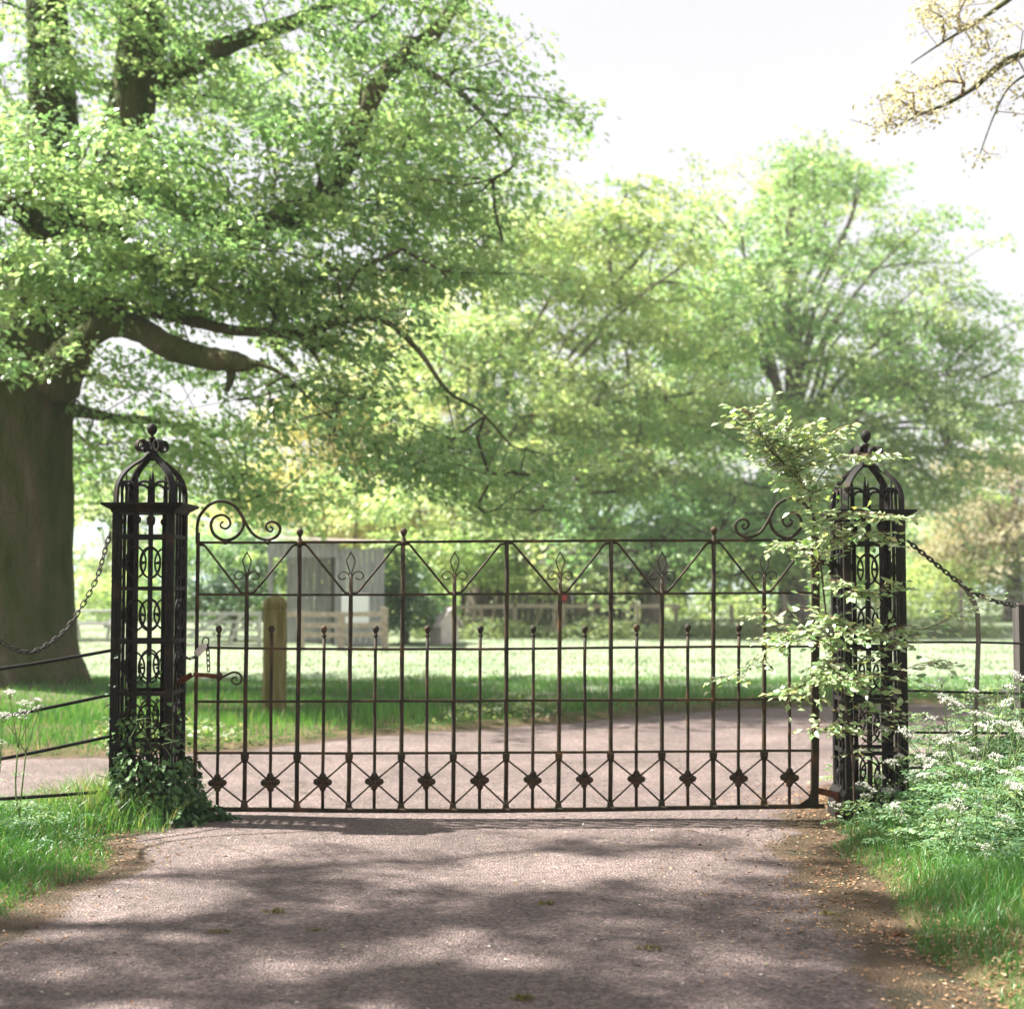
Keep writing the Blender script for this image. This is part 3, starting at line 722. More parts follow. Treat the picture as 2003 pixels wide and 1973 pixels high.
# dense woodland edge behind all of them
for i, (px, Y, hy, lab) in enumerate([
        (760, 62, 840, 'woodland tree behind the small bush at the end of the rail fence'),
        (1020, 64, 760, 'woodland tree straight behind the low timber stable'),
        (1330, 64, 800, 'woodland tree behind the wire fence and leaning green tree'),
        (1640, 66, 880, 'woodland tree hidden behind the ivied sapling pillar')]):
    x0 = px / K
    far_tree('woodland_tree', lab, px, Y, hy, [
        BL(x0, 880 if hy < 850 else 950, Y, 130, 110, 3, 60), BL(x0 - 90, 1000, Y - 1, 120, 70, 2.5, 50), BL(x0 + 90, 1000, Y - 1, 120, 70, 2.5, 50), BL(x0, 1080, Y - 2, 170, 50, 2.5, 50)],
        'mid_leaf', 70 + i, 0.3, per_spray=60, leaf=0.17, spray=0.9, fork=0.2, group='woodland edge behind the field', tint=(0.2, 0.95))

# thicket that closes the view under the far trees
rngw = np.random.RandomState(404)
nW = 42000
Xw = rngw.uniform(-22, 24, nW); Yw = rngw.uniform(50, 56, nW)
hw = 2.6 + 0.9 * vnoise(Xw * .5, Yw * .3, 51) + .5 * vnoise(Xw * 1.7, Yw, 52)
Zw = rngw.uniform(0, 1, nW) ** .8 * np.maximum(hw, .6)
kw = (vnoise(Xw * 1.3, Zw * 1.6, 53) + .5 * vnoise(Xw * 3.1, Zw * 3, 54)) > -.55
Pw = np.stack([Xw, Yw, Zw], 1)[kw]; nW = len(Pw)
Vw, Fw = leaf_verts(Pw, rngw.normal(0, 1, (nW, 3)) * [1, 1, .5], np.array([0, 0, 1.0]) + rngw.normal(0, .5, (nW, 3)), rngw.uniform(.14, .30, nW), rngw.uniform(.09, .18, nW))
ow = np_obj('thicket', np_mesh('thicket', Vw, Fw, M['lime_leaf'], False, np.repeat(np.clip(.45 + .3 * vnoise(Pw[:, 0] * .8, Pw[:, 2], 55) + rngw.normal(0, .2, nW), 0, 1), 4)))
ow['kind'] = 'stuff'; ow['label'] = 'dense leafy thicket under the trees behind the far fences'

# shrubs
def shrub(name, label, px, Y, blobs, mat, seed, leaf=0.09, per_spray=60, spray=0.32):
    x = S(px, 1200, Y).x
    base = (x, Y, gz1(x, Y) - 0.02)
    top = max(b[0][2] for b in blobs)
    trunk = ([(x, Y, base[2] - 0.05), (x + .05, Y, base[2] + .4), (x, Y, base[2] + (top - base[2]) * .6), (x, Y, top)], [0.09, 0.07, 0.05, 0.015])
    return make_tree(name, label, base, trunk, [], blobs, mat, seed, None, 4, 0.3, per_spray, spray, leaf, bark='bark', step=0.4, rmin=0.005, attach_min_z=0.1, tsides=8, cat='shrub')
shrub('holly_bush', 'dark green bush beside the shed corner and end of the rail fence', 790, 32, [BL(745, 1120, 32, 40, 75, .7, 50), BL(800, 1150, 32, 40, 50, .6, 30), BL(750, 1060, 32.3, 30, 40, .6, 20)], 'dark_leaf', 81)
shrub('laurel_bush', 'large dark bush behind the five bar gate near the shed opening', 455, 34, [BL(400, 1090, 34, 70, 70, .9, 60), BL(480, 1080, 34, 60, 70, .9, 60), BL(440, 1140, 33.6, 100, 40, .8, 50)], 'dark_leaf', 82)
shrub('elder_bush', 'dark leafy bush at the foot of the leaning green tree by the fence', 1255, 38, [BL(1230, 1070, 38, 40, 50, .8, 40), BL(1200, 1110, 38, 40, 40, .8, 20)], 'dark_leaf', 83)

# --- overhanging tree at the side of the drive: only its outer limb is in the picture
oy = 12.5
otx = 7.6
make_tree('oak_tree', 'bare limbed tree whose tan budding branch hangs into the top corner of the sky', (otx, oy, 0.1),
          ([(otx, oy, -0.1), (otx, oy, 1.5), (otx + .1, oy, 4), (otx, oy, 7), (otx + .2, oy, 11)], [0.5, 0.42, 0.36, 0.25, 0.08]),
          [([(otx, oy, 5.2), D(2060, 60, oy), D(1935, 100, oy), D(1880, 130, oy), D(1840, 165, oy), D(1790, 195, oy), D(1740, 215, oy), D(1690, 240, oy)], [0.16, 0.05, 0.035, 0.028, 0.022, 0.016, 0.012, 0.006]),
           ([(otx, oy, 6.2), D(2080, -100, oy), D(1960, -40, oy), D(1890, 10, oy), D(1840, 45, oy), D(1780, 80, oy), D(1720, 120, oy)], [0.14, 0.045, 0.03, 0.022, 0.016, 0.01, 0.005]),
           ([D(1960, 130, oy), D(1910, 160, oy - .2), D(1880, 210, oy - .3), D(1850, 290, oy - .3)], [0.014, 0.010, 0.007, 0.004])],
          [BL(1850, 60, oy, 80, 45, .5, 30), BL(1770, 30, oy, 75, 40, .5, 32), BL(1800, 150, oy, 70, 34, .4, 34), BL(1720, 190, oy, 75, 32, .4, 32), BL(1690, 225, oy, 60, 20, .3, 18), BL(1880, 110, oy, 50, 40, .4, 16), BL(1900, 190, oy - .2, 40, 60, .4, 10), BL(1830, 290, oy - .3, 35, 25, .3, 5),
           BL(2080, -100, oy, 150, 150, 1.2, 60), BL(1850, -60, oy, 120, 60, .8, 30)], 'tan_leaf', 91, None, per_plate=2, plate_r=0.1, per_spray=14, spray=0.13, leaf=0.042, bark='bark', twig='young_twig', step=0.25, rmin=0.0028, tilt=0.9, flat=0.6, attach_min_z=4.0, tsides=12, droop=-0.02)

# --- the tree standing just outside the picture that shades the drive
sh_z = 6.6
def shade_blob(px, py, rx, ry, n, dz=0.0):
    g = Gd(px, py); z = sh_z + dz
    k = z * math.cos(SUN_EL) / math.sin(SUN_EL)
    return ((g.x - SUN_H.x * k, g.y - SUN_H.y * k, z), (rx, ry, 0.25), n)
sb = [shade_blob(1100, 1775, 1.6, .03, 14, .3), shade_blob(600, 1850, 1.4, .03, 12, .6), shade_blob(1200, 1845, 1.5, .03, 14, .1), shade_blob(900, 1955, 1.8, .04, 20, .2), shade_blob(1550, 1655, .9, .03, 9, .4), shade_blob(800, 1690, 1.2, .025, 9, .8), shade_blob(1650, 1930, 1.0, .05, 14, .5), shade_blob(450, 1712, 1.0, .03, 9, .5), shade_blob(850, 1752, 1.3, .04, 16, .2), shade_blob(1350, 1735, .9, .03, 9, .9), shade_blob(1400, 1795, 1.6, .06, 26, .5), shade_blob(300, 1822, 1.7, .07, 30, .2), shade_blob(750, 1800, 1.0, .03, 10, .7),
      shade_blob(1550, 1868, 1.1, .04, 16, .3), shade_blob(1000, 1905, .9, .03, 9, .6), shade_blob(400, 1935, 1.9, .06, 32, .4), shade_blob(1300, 1950, 1.3, .05, 20, .8), shade_blob(1800, 1770, .5, .10, 9, .4), shade_blob(60, 1730, .4, .08, 6, .8),
      shade_blob(1150, 1655, 1.0, .03, 7, 1.0), shade_blob(900, 2100, 2.2, .15, 40), shade_blob(1000, 2600, 2.5, .5, 70, .8), shade_blob(1650, 1690, .5, .04, 6, .2), shade_blob(200, 1880, .9, .03, 8, .9)]
sx0, sy0 = -9.6, 6.2
make_tree('beech_tree', 'leafy beech just outside the picture whose shade dapples the drive', (sx0, sy0, 0.0),
          ([(sx0, sy0, -0.1), (sx0, sy0, 2), (sx0 + .1, sy0, 5), (sx0, sy0, 8), (sx0, sy0, 10.5)], [0.5, 0.42, 0.36, 0.22, 0.05]), [], sb, 'beech_leaf', 95,
          per_plate=2, plate_r=0.10, per_spray=60, spray=0.24, leaf=0.075, attach_min_z=4, tsides=12)

# ---------------------------------------------------------------- gate
GY = 8.55
IR = M['iron']
gate = thing('iron_gate', D(952, 1535, GY), 'wide wrought iron gate with fleur de lis and rosettes closed across the drive', 'gate')
full_b = [461, 560, 658, 757, 855, 955, 1054, 1152, 1249, 1346, 1442]      # bar x at the foot (1933 view)
full_t = [467, 566, 663, 761, 859, 957, 1058, 1154, 1250, 1347, 1443]
dog_b = [410, 510, 609, 706, 805, 905, 1005, 1103, 1201, 1298, 1394, 1490]
dog_t = [415, 514, 613, 711, 808, 908, 1008, 1105, 1202, 1299, 1395, 1490]
def rail_y(name, x):
    xs_ = [367, 700, 952, 1250, 1540]
    return float(np.interp(x, xs_, {'top': [1024, 1023, 1021.5, 1020, 1019], 'r2': [1122, 1122.5, 1121, 1120, 1119], 'r3': [1222, 1225.5, 1224.5, 1221, 1219.5],
                                    'r4': [1324, 1323, 1322, 1320.5, 1319], 'r5': [1421, 1421, 1420, 1418, 1416], 'bot': [1527, 1529.5, 1529.5, 1525, 1520.5]}[name]))
def bar_x(i, y, tops=full_t, bots=full_b):
    return bots[i] + (tops[i] - bots[i]) * (1527 - y) / (1527 - 1020)
def stile_x(y): return 367 + (374 - 367) * (1527 - y) / 507.0
def rail(nm, key, x0, x1, hw, ht, yoff=0.0):
    xs_ = np.linspace(x0, x1, 14)
    rr = random.Random(sum(map(ord, key)))
    pts = [D(x, rail_y(key, x) + rr.uniform(-.35, .35), GY + yoff) for x in xs_]
    return MB().tube(pts, 1.0, flat=(hw, ht), up=(0, 1, 0)).build(nm, IR, gate)
rr = random.Random(5)
rail('top_rail', 'top', 371, 1545, 0.011, 0.0075)
for key in ('r2', 'r3', 'r4', 'r5'): rail('rail', key, stile_x(rail_y(key, 370)), 1538, 0.0095, 0.0068, 0.0)
rail('bottom_rail', 'bot', 364, 1556, 0.016, 0.0115)
# stiles
MB().tube([D(stile_x(y), y, GY) for y in (1527, 1420, 1320, 1222, 1122, 1024, 1005)], 0.0115, 8).build('latch_stile', IR, gate, True)
MB().tube([D(x, y, GY) for x, y in ((1537, 1524), (1538.5, 1420), (1538.5, 1300), (1539, 1200), (1539.5, 1119), (1537, 1012))], 1.0, flat=(0.019, 0.021), up=(0, 1, 0)).build('hinge_stile', IR, gate)
MB().add([D(1500, 1523, GY - .012), D(1538, 1523, GY - .012), D(1534, 1480, GY - .012), D(1526, 1506, GY - .012), D(1500, 1523, GY + .012), D(1538, 1523, GY + .012), D(1534, 1480, GY + .012), D(1526, 1506, GY + .012)],
         [(0, 1, 2, 3), (7, 6, 5, 4), (0, 3, 7, 4), (3, 2, 6, 7), (2, 1, 5, 6), (1, 0, 4, 5)]).build('heel_bracket', IR, gate)
# bars
for i in range(11):
    fleur = (i % 2 == 0)
    yt = 1084 if fleur else rail_y('top', full_t[i])
    ys_ = np.linspace(1526, yt, 7)
    rad = [0.0128] * 7
    if fleur: rad = [0.0125] * 5 + [0.0135, 0.0100]
    MB().tube([D(bar_x(i, y) + rr.uniform(-.5, .5), y, GY + rr.uniform(-.004, .004)) for y in ys_], rad, 8).build('bar', IR, gate, True)
# dog bars with ball finials
for i in range(12):
    yt = 1199 - (3 if i > 7 else 0)
    ys_ = np.linspace(1526, yt, 6)
    ob = MB().tube([D(bar_x(i, y, dog_t, dog_b) + rr.uniform(-.6, .6), y, GY + rr.uniform(-.004, .004)) for y in ys_], 0.0095, 8).build('dog_bar', IR, gate, True)
    top_ = D(bar_x(i, yt, dog_t, dog_b), yt, GY)
    MB().lathe(top_, [(0.0, -0.006), (0.0135, -0.006), (0.0145, 0.0), (0.010, 0.006), (0.008, 0.012), (0.011, 0.016), (0.0165, 0.026), (0.0195, 0.037), (0.018, 0.047), (0.012, 0.055), (0.004, 0.058), (0, 0.058)], 14).build('ball_finial', IR, ob, True)
# ball finials on the top rail
for x in (566, 762, 1348):
    y = rail_y('top', x)
    MB().lathe(D(x, y, GY), [(0.0, -0.022), (0.016, -0.022), (0.019, -0.008), (0.019, 0.006), (0.013, 0.010), (0.015, 0.018), (0.009, 0.024), (0.008, 0.032), (0.012, 0.038), (0.0185, 0.050), (0.0205, 0.060), (0.019, 0.070), (0.012, 0.078), (0.004, 0.082), (0, 0.082)], 14).build('ball_finial', IR, gate, True)
# zigzag braces
peaks = [stile_x(1030) + 0, 566, 761, 957, 1154, 1347, 1537]; lows = [467, 663, 859, 1058, 1250, 1443]
for i, lx in enumerate(lows):
    yt = rail_y('top', lx) + 5; yl = rail_y('r2', lx) - 3
    MB().tube([D(peaks[i] + 2, yt - 1, GY + .004), D(peaks[i] + 11, yt, GY + .004), D(peaks[i] + 14.5, yt + 3, GY + .004), D(lx - 13.5, yl - 3, GY + .004), D(lx - 10, yl, GY + .004), D(lx, yl, GY + .004)], 0.0068, 6).build('diagonal_brace', IR, gate, True)
    MB().tube([D(peaks[i+1] - 2, yt - 1, GY + .004), D(peaks[i+1] - 11, yt, GY + .004), D(peaks[i+1] - 14.5, yt + 3, GY + .004), D(lx + 13.5, yl - 3, GY + .004), D(lx + 10, yl, GY + .004), D(lx, yl, GY + .004)], 0.0068, 6).build('diagonal_brace', IR, gate, True)
# fleurs de lis
zs = 1 / 3.2217 / K      # zoom pixels -> 1933 pixels
for i, lx in enumerate(lows):
    k = i * 2
    bx0 = bar_x(k, 1085)
    def fp(dx, dy): return D(bx0 + dx * zs, 1084 + dy * zs, GY)
    fl_ = MB()
    for s in (-1, 1):
        fl_.tube(catmull([fp(s * 2, 10), fp(s * 9, -25), fp(s * 20, -55), fp(s * 26, -82), fp(s * 20, -105), fp(s * 8, -125), fp(0, -140)], 4), 0.0041, 6)
        fl_.tube(catmull([fp(s * 4, 25), fp(s * 16, -2), fp(s * 40, -18), fp(s * 64, -14), fp(s * 78, 4), fp(s * 74, 22), fp(s * 56, 32), fp(s * 40, 27), fp(s * 34, 20)], 4), 0.0041, 6)
        fl_.ball(fp(s * 35, 24), 0.0052, 8, 5)
    fl_.tube([fp(0, -132), fp(0, -150)], [0.0045, 0.0015], 6)
    fl_.build('fleur_de_lis', IR, gate, True)
# lower panel: bosses, rosettes, struts
xs_full = [stile_x(1470)] + [bar_x(i, 1470) for i in range(11)] + [1538]
for i in range(11):
    x5 = bar_x(i, 1421)
    y5 = rail_y('r5', x5)
    a, b = D(x5, y5 + 1, GY), D(x5, y5 + 18, GY)
    MB().tube([a, a.lerp(b, .6), b], [1.0, .95, .55], flat=(0.021, 0.021), up=(0, 1, 0)).build('boss', IR, gate)
    xb = bar_x(i, 1527); yb = rail_y('bot', xb)
    a, b = D(xb, yb - 2, GY), D(xb, yb - 20, GY)
    MB().tube([a, a.lerp(b, .25), a.lerp(b, .6), b], [1.35, .9, .8, .45], flat=(0.020, 0.020), up=(0, 1, 0)).build('boss', IR, gate)
def rosette_mesh():
    m = MB()
    for a in range(4):
        Mr = Matrix.Rotation(a * math.pi / 2, 3, 'Y')
        m.ball(Mr @ Vector((0, -0.004, 0.030)), (0.021, 0.012, 0.025), 9, 6, Mr)
        Mr2 = Matrix.Rotation(a * math.pi / 2 + math.pi / 4, 3, 'Y')
        m.ball(Mr2 @ Vector((0, -0.002, 0.024)), (0.013, 0.009, 0.017), 7, 5, Mr2)
    m.ball((0, -0.012, 0), (0.013, 0.010, 0.013), 9, 6)
    m.ball((0, -0.002, 0.052), (0.007, 0.007, 0.016), 7, 5); m.ball((0, -0.002, -0.052), (0.007, 0.007, 0.018), 7, 5)
    return m.mesh('rosette', IR, True)
ros = rosette_mesh()
for i in range(12):
    x = dog_b[i] + (dog_t[i] - dog_b[i]) * 0.12
    y = 1477 - 10 * i / 11
    c = D(x, y, GY - 0.010)
    o = bpy.data.objects.new('rosette', ros); put(o, gate)
    o.location = c - ORG[gate.name]; o.rotation_euler = (rr.uniform(-.08, .08), rr.uniform(-.12, .12), rr.uniform(-.1, .1))
    s = rr.uniform(0.93, 1.05); o.scale = (s, s, s)
    for sd in (-1, 1):
        xe = xs_full[i] if sd < 0 else xs_full[i + 1]
        ex = xe - sd * 4
        yu = rail_y('r5', xe) + 15; yd = rail_y('bot', xe) - 14
        MB().tube([D(ex, yu, GY), D(x, y, GY)], 0.0053, 6).build('strut', IR, gate, True)
        MB().tube([D(ex, yd, GY), D(x, y, GY)], 0.0053, 6).build('strut', IR, gate, True)
# scrolls on the top rail
def zl(zx, zy): return (180 + zx / 3.8075, 800 + zy / 3.8075)     # zoomed view -> photograph pixels
sc_a = [(783, 1000), (786, 860), (810, 785), (880, 710), (965, 684), (1050, 712), (1105, 775), (1130, 840), (1112, 905), (1062, 958), (985, 976), (912, 935), (886, 865), (910, 808), (968, 788), (1018, 815), (1030, 858), (1002, 890), (962, 878), (958, 852), (972, 842)]
sc_b = [(1108, 775), (1150, 860), (1195, 925), (1250, 962), (1318, 972), (1378, 945), (1402, 890), (1375, 850), (1330, 838), (1298, 862), (1303, 898), (1334, 912), (1346, 890), (1334, 880)]
def scroll(side):
    for pts, r0 in ((sc_a, .0098), (sc_b, .0088)):
        q = []
        for zx, zy in pts:
            px, py = zl(zx, zy)
            if side > 0:
                px = 1593 - (px - 385.6) * 0.955; py = py - 5
            q.append(S(px, py, GY))
        c = catmull(q, 6); n_ = len(c)
        rads = [r0 * (1.0 if j < n_ * .55 else 1.0 - 0.5 * (j - n_ * .55) / (n_ * .45)) for j in range(n_)]
        mb_ = MB().tube(c, rads, 7)
        mb_.ball(c[-1], r0 * .8, 7, 5)
        mb_.build('scroll', IR, gate, True)
    for zx in (992, 1310):
        px, py = zl(zx, 990)
        if side > 0: px = 1593 - (px - 385.6) * 0.955; py -= 5
        MB().ball(S(px, py, GY), (0.020, 0.014, 0.016), 8, 6).build('rivet', IR, gate, True)
scroll(-1); scroll(1)
# latch bar with its little curl
def z2(zx, zy): return (180 + zx / 3.8075, 1250 + zy / 3.8075)
lb = [S(*z2(x, y), GY - .02) for x, y in ((755, 262), (850, 268), (930, 276), (985, 279))]
MB().tube(lb, [1.0, 1.0, 1.1, .55], flat=(0.008, 0.012), up=(0, 1, 0)).build('latch_bar', M['rust'], gate)
MB().ball(S(*z2(948, 276), GY - .02), (0.021, 0.016, 0.026), 9, 6).build('latch_collar', IR, gate, True)
q = catmull([S(*z2(x, y), GY - .02) for x, y in ((975, 280), (1010, 262), (1050, 245), (1090, 252), (1114, 285), (1105, 322), (1075, 336), (1045, 320), (1042, 295), (1062, 281), (1080, 290), (1078, 305))], 5)
MB().tube(q, lerp_list([.0065, .0065, .005, .0035], len(q)), 6).build('latch_curl', IR, gate, True)
# hinge pintle at the heel
# ---------------------------------------------------------------- pillars
def build_pillar(x0, yf, dz, label, seed):
    W = 0.356; c = Vector((x0 + W / 2, yf + W / 2, 0))
    ID = M['iron_dark']
    t = thing('gate_pillar', (c.x, c.y, gz1(c.x, c.y) - 0.02), label, 'gate pillar', 'openwork gate pillars')
    h = W / 2
    z0, zc, zt = gz1(c.x, c.y) - 0.03, 1.771 + dz, 1.818 + dz
    # plinth
    MB().frustum((c.x, c.y), z0, z0 + 0.14, h + 0.03, h + 0.02).frustum((c.x, c.y), z0 + 0.14, z0 + 0.17, h + 0.018, h + 0.004).build('plinth', ID, t)
    for sx, sy in ((-1, -1), (1, -1), (1, 1), (-1, 1)):
        m = MB()
        px, py = c.x + sx * (h - 0.0145), c.y + sy * (h - 0.0145)
        m.box((px - .0145, py - .0145, z0 + .17), (px + .0145, py + .0145, zc))
        # reeded flanks
        for k in range(1):
            a = c.x + sx * (h - 0.037); b = c.y + sy * (h - 0.010)
            m.box((a - .006, b - .007, z0 + .17), (a + .006, b + .007, zc - .001))
            a2 = c.x + sx * (h - 0.010); b2 = c.y + sy * (h - 0.037)
            m.box((a2 - .007, b2 - .006, z0 + .17), (a2 + .007, b2 + .006, zc - .001))
        m.build('corner_post', ID, t)
    levels = [1.63, 1.33, 1.025, 0.729, 0.432, 0.16]
    levels = [z + dz for z in levels]
    # one lattice face, copied to four sides by turning points about the centre
    def turn(p, k):
        x, y = p.x, p.y
        for _ in range(k): x, y = -y, x
        return Vector((c.x + x, c.y + y, p.z))
    el = MB()
    for k in range(4):
        for ux in (-0.041, 0.041):
            MB().tube([turn(Vector((ux, -h + .014, z0 + .16)), k), turn(Vector((ux, -h + .014, zc)), k)], 1.0, flat=(.0125, .007) if k % 2 == 0 else (.0125, .007), up=(1, 0, 0) if k % 2 == 0 else (0, 1, 0)).build('upright_bar', ID, t)
            # eyelet at the head of each bar
            q = [turn(Vector((ux + .021 * math.cos(a), -h + .012, zc - .045 + .021 * math.sin(a))), k) for a in np.linspace(0, 2 * math.pi, 13)[:-1]]
            MB().tube(q, .0062, 5, closed=True).build('eyelet', ID, t, True)
        for z in levels:
            a, b = turn(Vector((-h + .03, -h + .012, z)), k), turn(Vector((h - .03, -h + .012, z)), k)
            MB().tube([a, b], 1.0, flat=(.0115, .008), up=(0, 0, 1)).build('crossbar', ID, t)
            # band over the corner flank
        for i in range(len(levels) - 1):
            zm = (levels[i] + levels[i + 1]) / 2
            for ux in (-0.041, 0.041):
                q = [turn(Vector((ux + (.058 if abs(ux) < .1 else .050) * math.cos(a), -h + (.004 if abs(ux) < .1 else .016), zm + .088 * math.sin(a))), k) for a in np.linspace(0, 2 * math.pi, 25)[:-1]]
                m = MB().tube(q, .0062, 5, closed=True)
                for sg in (-1, 1):
                    m.ball(turn(Vector((ux + sg * .047, -h + .006, zm)), k), .0085, 6, 4)
                m.ball(turn(Vector((ux, -h + .004, zm)), k), (.014, .014, .028), 8, 6)
                m.build('oval_ring', ID, t, True)
    # cornice: stepped cap
    m = MB().frustum((c.x, c.y), zc - .004, zc + .012, h + .004, h + .010).frustum((c.x, c.y), zc + .012, zc + .036, h + .012, h + .050)
    m.frustum((c.x, c.y), zc + .036, zt + .004, h + .054, h + .056)
    m.build('cornice', ID, t)
    # dome ribs
    prof = [(1.0, 0.0), (1.0, .05), (.975, .10), (.89, .148), (.75, .188), (.57, .222), (.39, .248), (.235, .270), (.13, .292), (.06, .318)]
    for sx, sy in ((-1, -1), (1, -1), (1, 1), (-1, 1)):
        R = h - .016
        q = catmull([Vector((c.x + sx * R * f, c.y + sy * R * f, zt + z)) for f, z in prof], 3)
        MB().tube(q, 1.0, flat=(.021, .007), up=(-sy, sx, 0)).build('dome_rib', ID, t)
        d = Vector((sx, sy, 0)).normalized()
        v = [(.012, .272), (.020, .312), (.036, .350), (.060, .378), (.088, .372), (.100, .345), (.086, .320), (.062, .322), (.052, .342), (.062, .354)]
        q = catmull([Vector((c.x + d.x * a, c.y + d.y * a, zt + b)) for a, b in v], 4)
        MB().tube(q, 1.0, flat=(.019, .005), up=(-d.y, d.x, 0)).build('volute', ID, t)
    # little spiked arcade inside the dome
    for k in range(4):
        for ux in (-.047, .047):
            p = [turn(Vector((ux, -h + .02, z)), k) for z in (zt, zt + .10, zt + .135, zt + .20)]
            MB().tube(p, [1.0, .9, .7, .08], flat=(.0135, .006), up=(1, 0, 0) if k % 2 == 0 else (0, 1, 0)).build('spike', ID, t)
        for a, b in ((-.155, -.047), (-.047, .047), (.047, .155)):
            q = [turn(Vector(((a + b) / 2 + (b - a) / 2 * math.cos(u), -h + .02, zt + .075 + .055 * math.sin(u))), k) for u in np.linspace(0, math.pi, 11)]
            MB().tube(q, .0085, 5).build('arch', ID, t, True)
    MB().lathe((c.x, c.y, zt), [(0, .26), (.014, .262), (.020, .285), (.014, .31), (.010, .36), (.013, .385), (.022, .392), (.021, .398), (.010, .404), (.010, .412), (.020, .420), (.030, .438), (.0305, .454), (.023, .472), (.010, .481), (0, .482)], 16).build('finial', ID, t, True)
    return t
PLX = S(217, 1200, 8.4).x
p_left = build_pillar(PLX, 8.4, 0.0, 'square openwork iron pillar with domed top, ivy smothering its foot', 1)
PRX = S(1652, 1200, 8.4).x
p_right = build_pillar(PRX, 8.4, -0.040, 'square openwork iron pillar with domed top, half hidden by sapling leaves', 2)

# latch bracket and hinge pintle fixed to the pillars
MB().tube([S(*z2(x, y), 8.58) for x, y in ((640, 315), (690, 295), (745, 262))] , [1, 1, .9], flat=(.010, .017), up=(0, 1, 0)).build('latch_bracket', M['rust'], p_left)
MB().tube([D(1579, 1495, 8.5), D(1581, 1535, 8.5), D(1582, 1550, 8.5)], [.016, .015, .014], 8).build('pintle', M['rust'], p_right, True)
MB().tube([D(1545, 1492, 8.54), D(1578, 1500, 8.52), D(1612, 1502, 8.52)], 1.0, flat=(.012, .018), up=(0, 1, 0)).build('hinge_strap', M['rust'], p_right)
MB().tube([D(1546, 1060, 8.54), D(1580, 1068, 8.53), D(1612, 1070, 8.52)], 1.0, flat=(.010, .016), up=(0, 1, 0)).build('hinge_strap', M['iron_dark'], p_right)
MB().tube([D(1570, 1085, 8.53), D(1571, 1052, 8.53)], [.018, .012], 8).build('pintle', M['iron_dark'], p_right, True)

# ---------------------------------------------------------------- chains
def link_mesh(L, w, r):
    q = []
    for i in range(16):
        a = 2 * math.pi * i / 16
        q.append(Vector((w * math.sin(a), 0, (L / 2 - w) * (1 if math.cos(a) > 0 else -1) + w * math.cos(a))))
    return MB().tube(q, r, 5, closed=True).mesh('link', M['chain'], True)
def chain(pts, label, pitch=0.034, r=0.0042, w=0.011):
    t = thing('chain', pts[0], label, 'chain')
    c = catmull(pts, 12)
    me = link_mesh(pitch + 2.6 * r, w, r)
    acc = [0.0]
    for a, b in zip(c, c[1:]): acc.append(acc[-1] + (b - a).length)
    n_ = int(acc[-1] / pitch)
    arr = np.array([tuple(p) for p in c])
    for i in range(n_):
        s = (i + .5) * pitch
        p = Vector([np.interp(s, acc, arr[:, k]) for k in range(3)])
        p2 = Vector([np.interp(s + .01, acc, arr[:, k]) for k in range(3)])
        d = (p2 - p).normalized() if (p2 - p).length > 1e-6 else Vector((0, 0, 1))
        o = bpy.data.objects.new('link', me); put(o, t)
        q = d.to_track_quat('Z', 'Y') @ Quaternion((0, 0, 1), (i % 2) * math.pi / 2 + 0.5)
        o.rotation_mode = 'QUATERNION'; o.rotation_quaternion = q; o.location = p - ORG[t.name]
    return t
chain([S(x, y, Y) for x, y, Y in ((216, 1040, 8.42), (205, 1078, 8.38), (185, 1140, 8.3), (142, 1214, 8.2), (116, 1244, 8.12), (77, 1270, 8.0), (47, 1275, 7.9), (0, 1253, 7.8), (-60, 1190, 7.65), (-110, 1120, 7.55))], 'slack iron chain swinging from the ivied pillar across the great trunk')
chain([S(x, y, Y) for x, y, Y in ((1776, 1058, 8.5), (1837, 1108, 8.5), (1877, 1140, 8.5), (1911, 1162, 8.5), (1955, 1177, 8.52), (1992, 1186, 8.6))], 'rusty chain sloping from the leafy pillar past the bent flat post', 0.030, .0048, .011)
chain([S(*z2(x, y), GY - .03) for x, y in ((858, 42), (864, 110), (866, 180), (870, 262))], 'short chain hanging straight down beside the gate latch', 0.030, .0036, .0105)
chain([S(x, y, Y) for x, y, Y in ((345, 1250, 8.45), (358, 1282, 8.46), (375, 1287, 8.5), (392, 1276, 8.52), (402, 1262, 8.52))], 'small looped chain tying the gate stile to the ivied pillar', 0.022, .0032, .008)
# padlock
pl = thing('padlock', S(397, 1272, 8.5), 'worn steel padlock hanging on the chain at the gate stile', 'padlock')
a, b = S(383, 1281, 8.5), S(402, 1260, 8.5)
MB().tube([a, a.lerp(b, .12), a.lerp(b, .88), b], [.75, 1, 1, .7], flat=(.012, .019), up=(0, 1, 0)).build('lock_body', M['bright_steel'], pl)
MB().tube(catmull([S(395, 1258, 8.5), S(399, 1247, 8.5), S(407, 1248, 8.5), S(408, 1258, 8.5), S(404, 1266, 8.5)], 4), .0042, 6).build('shackle', M['chain'], pl, True)

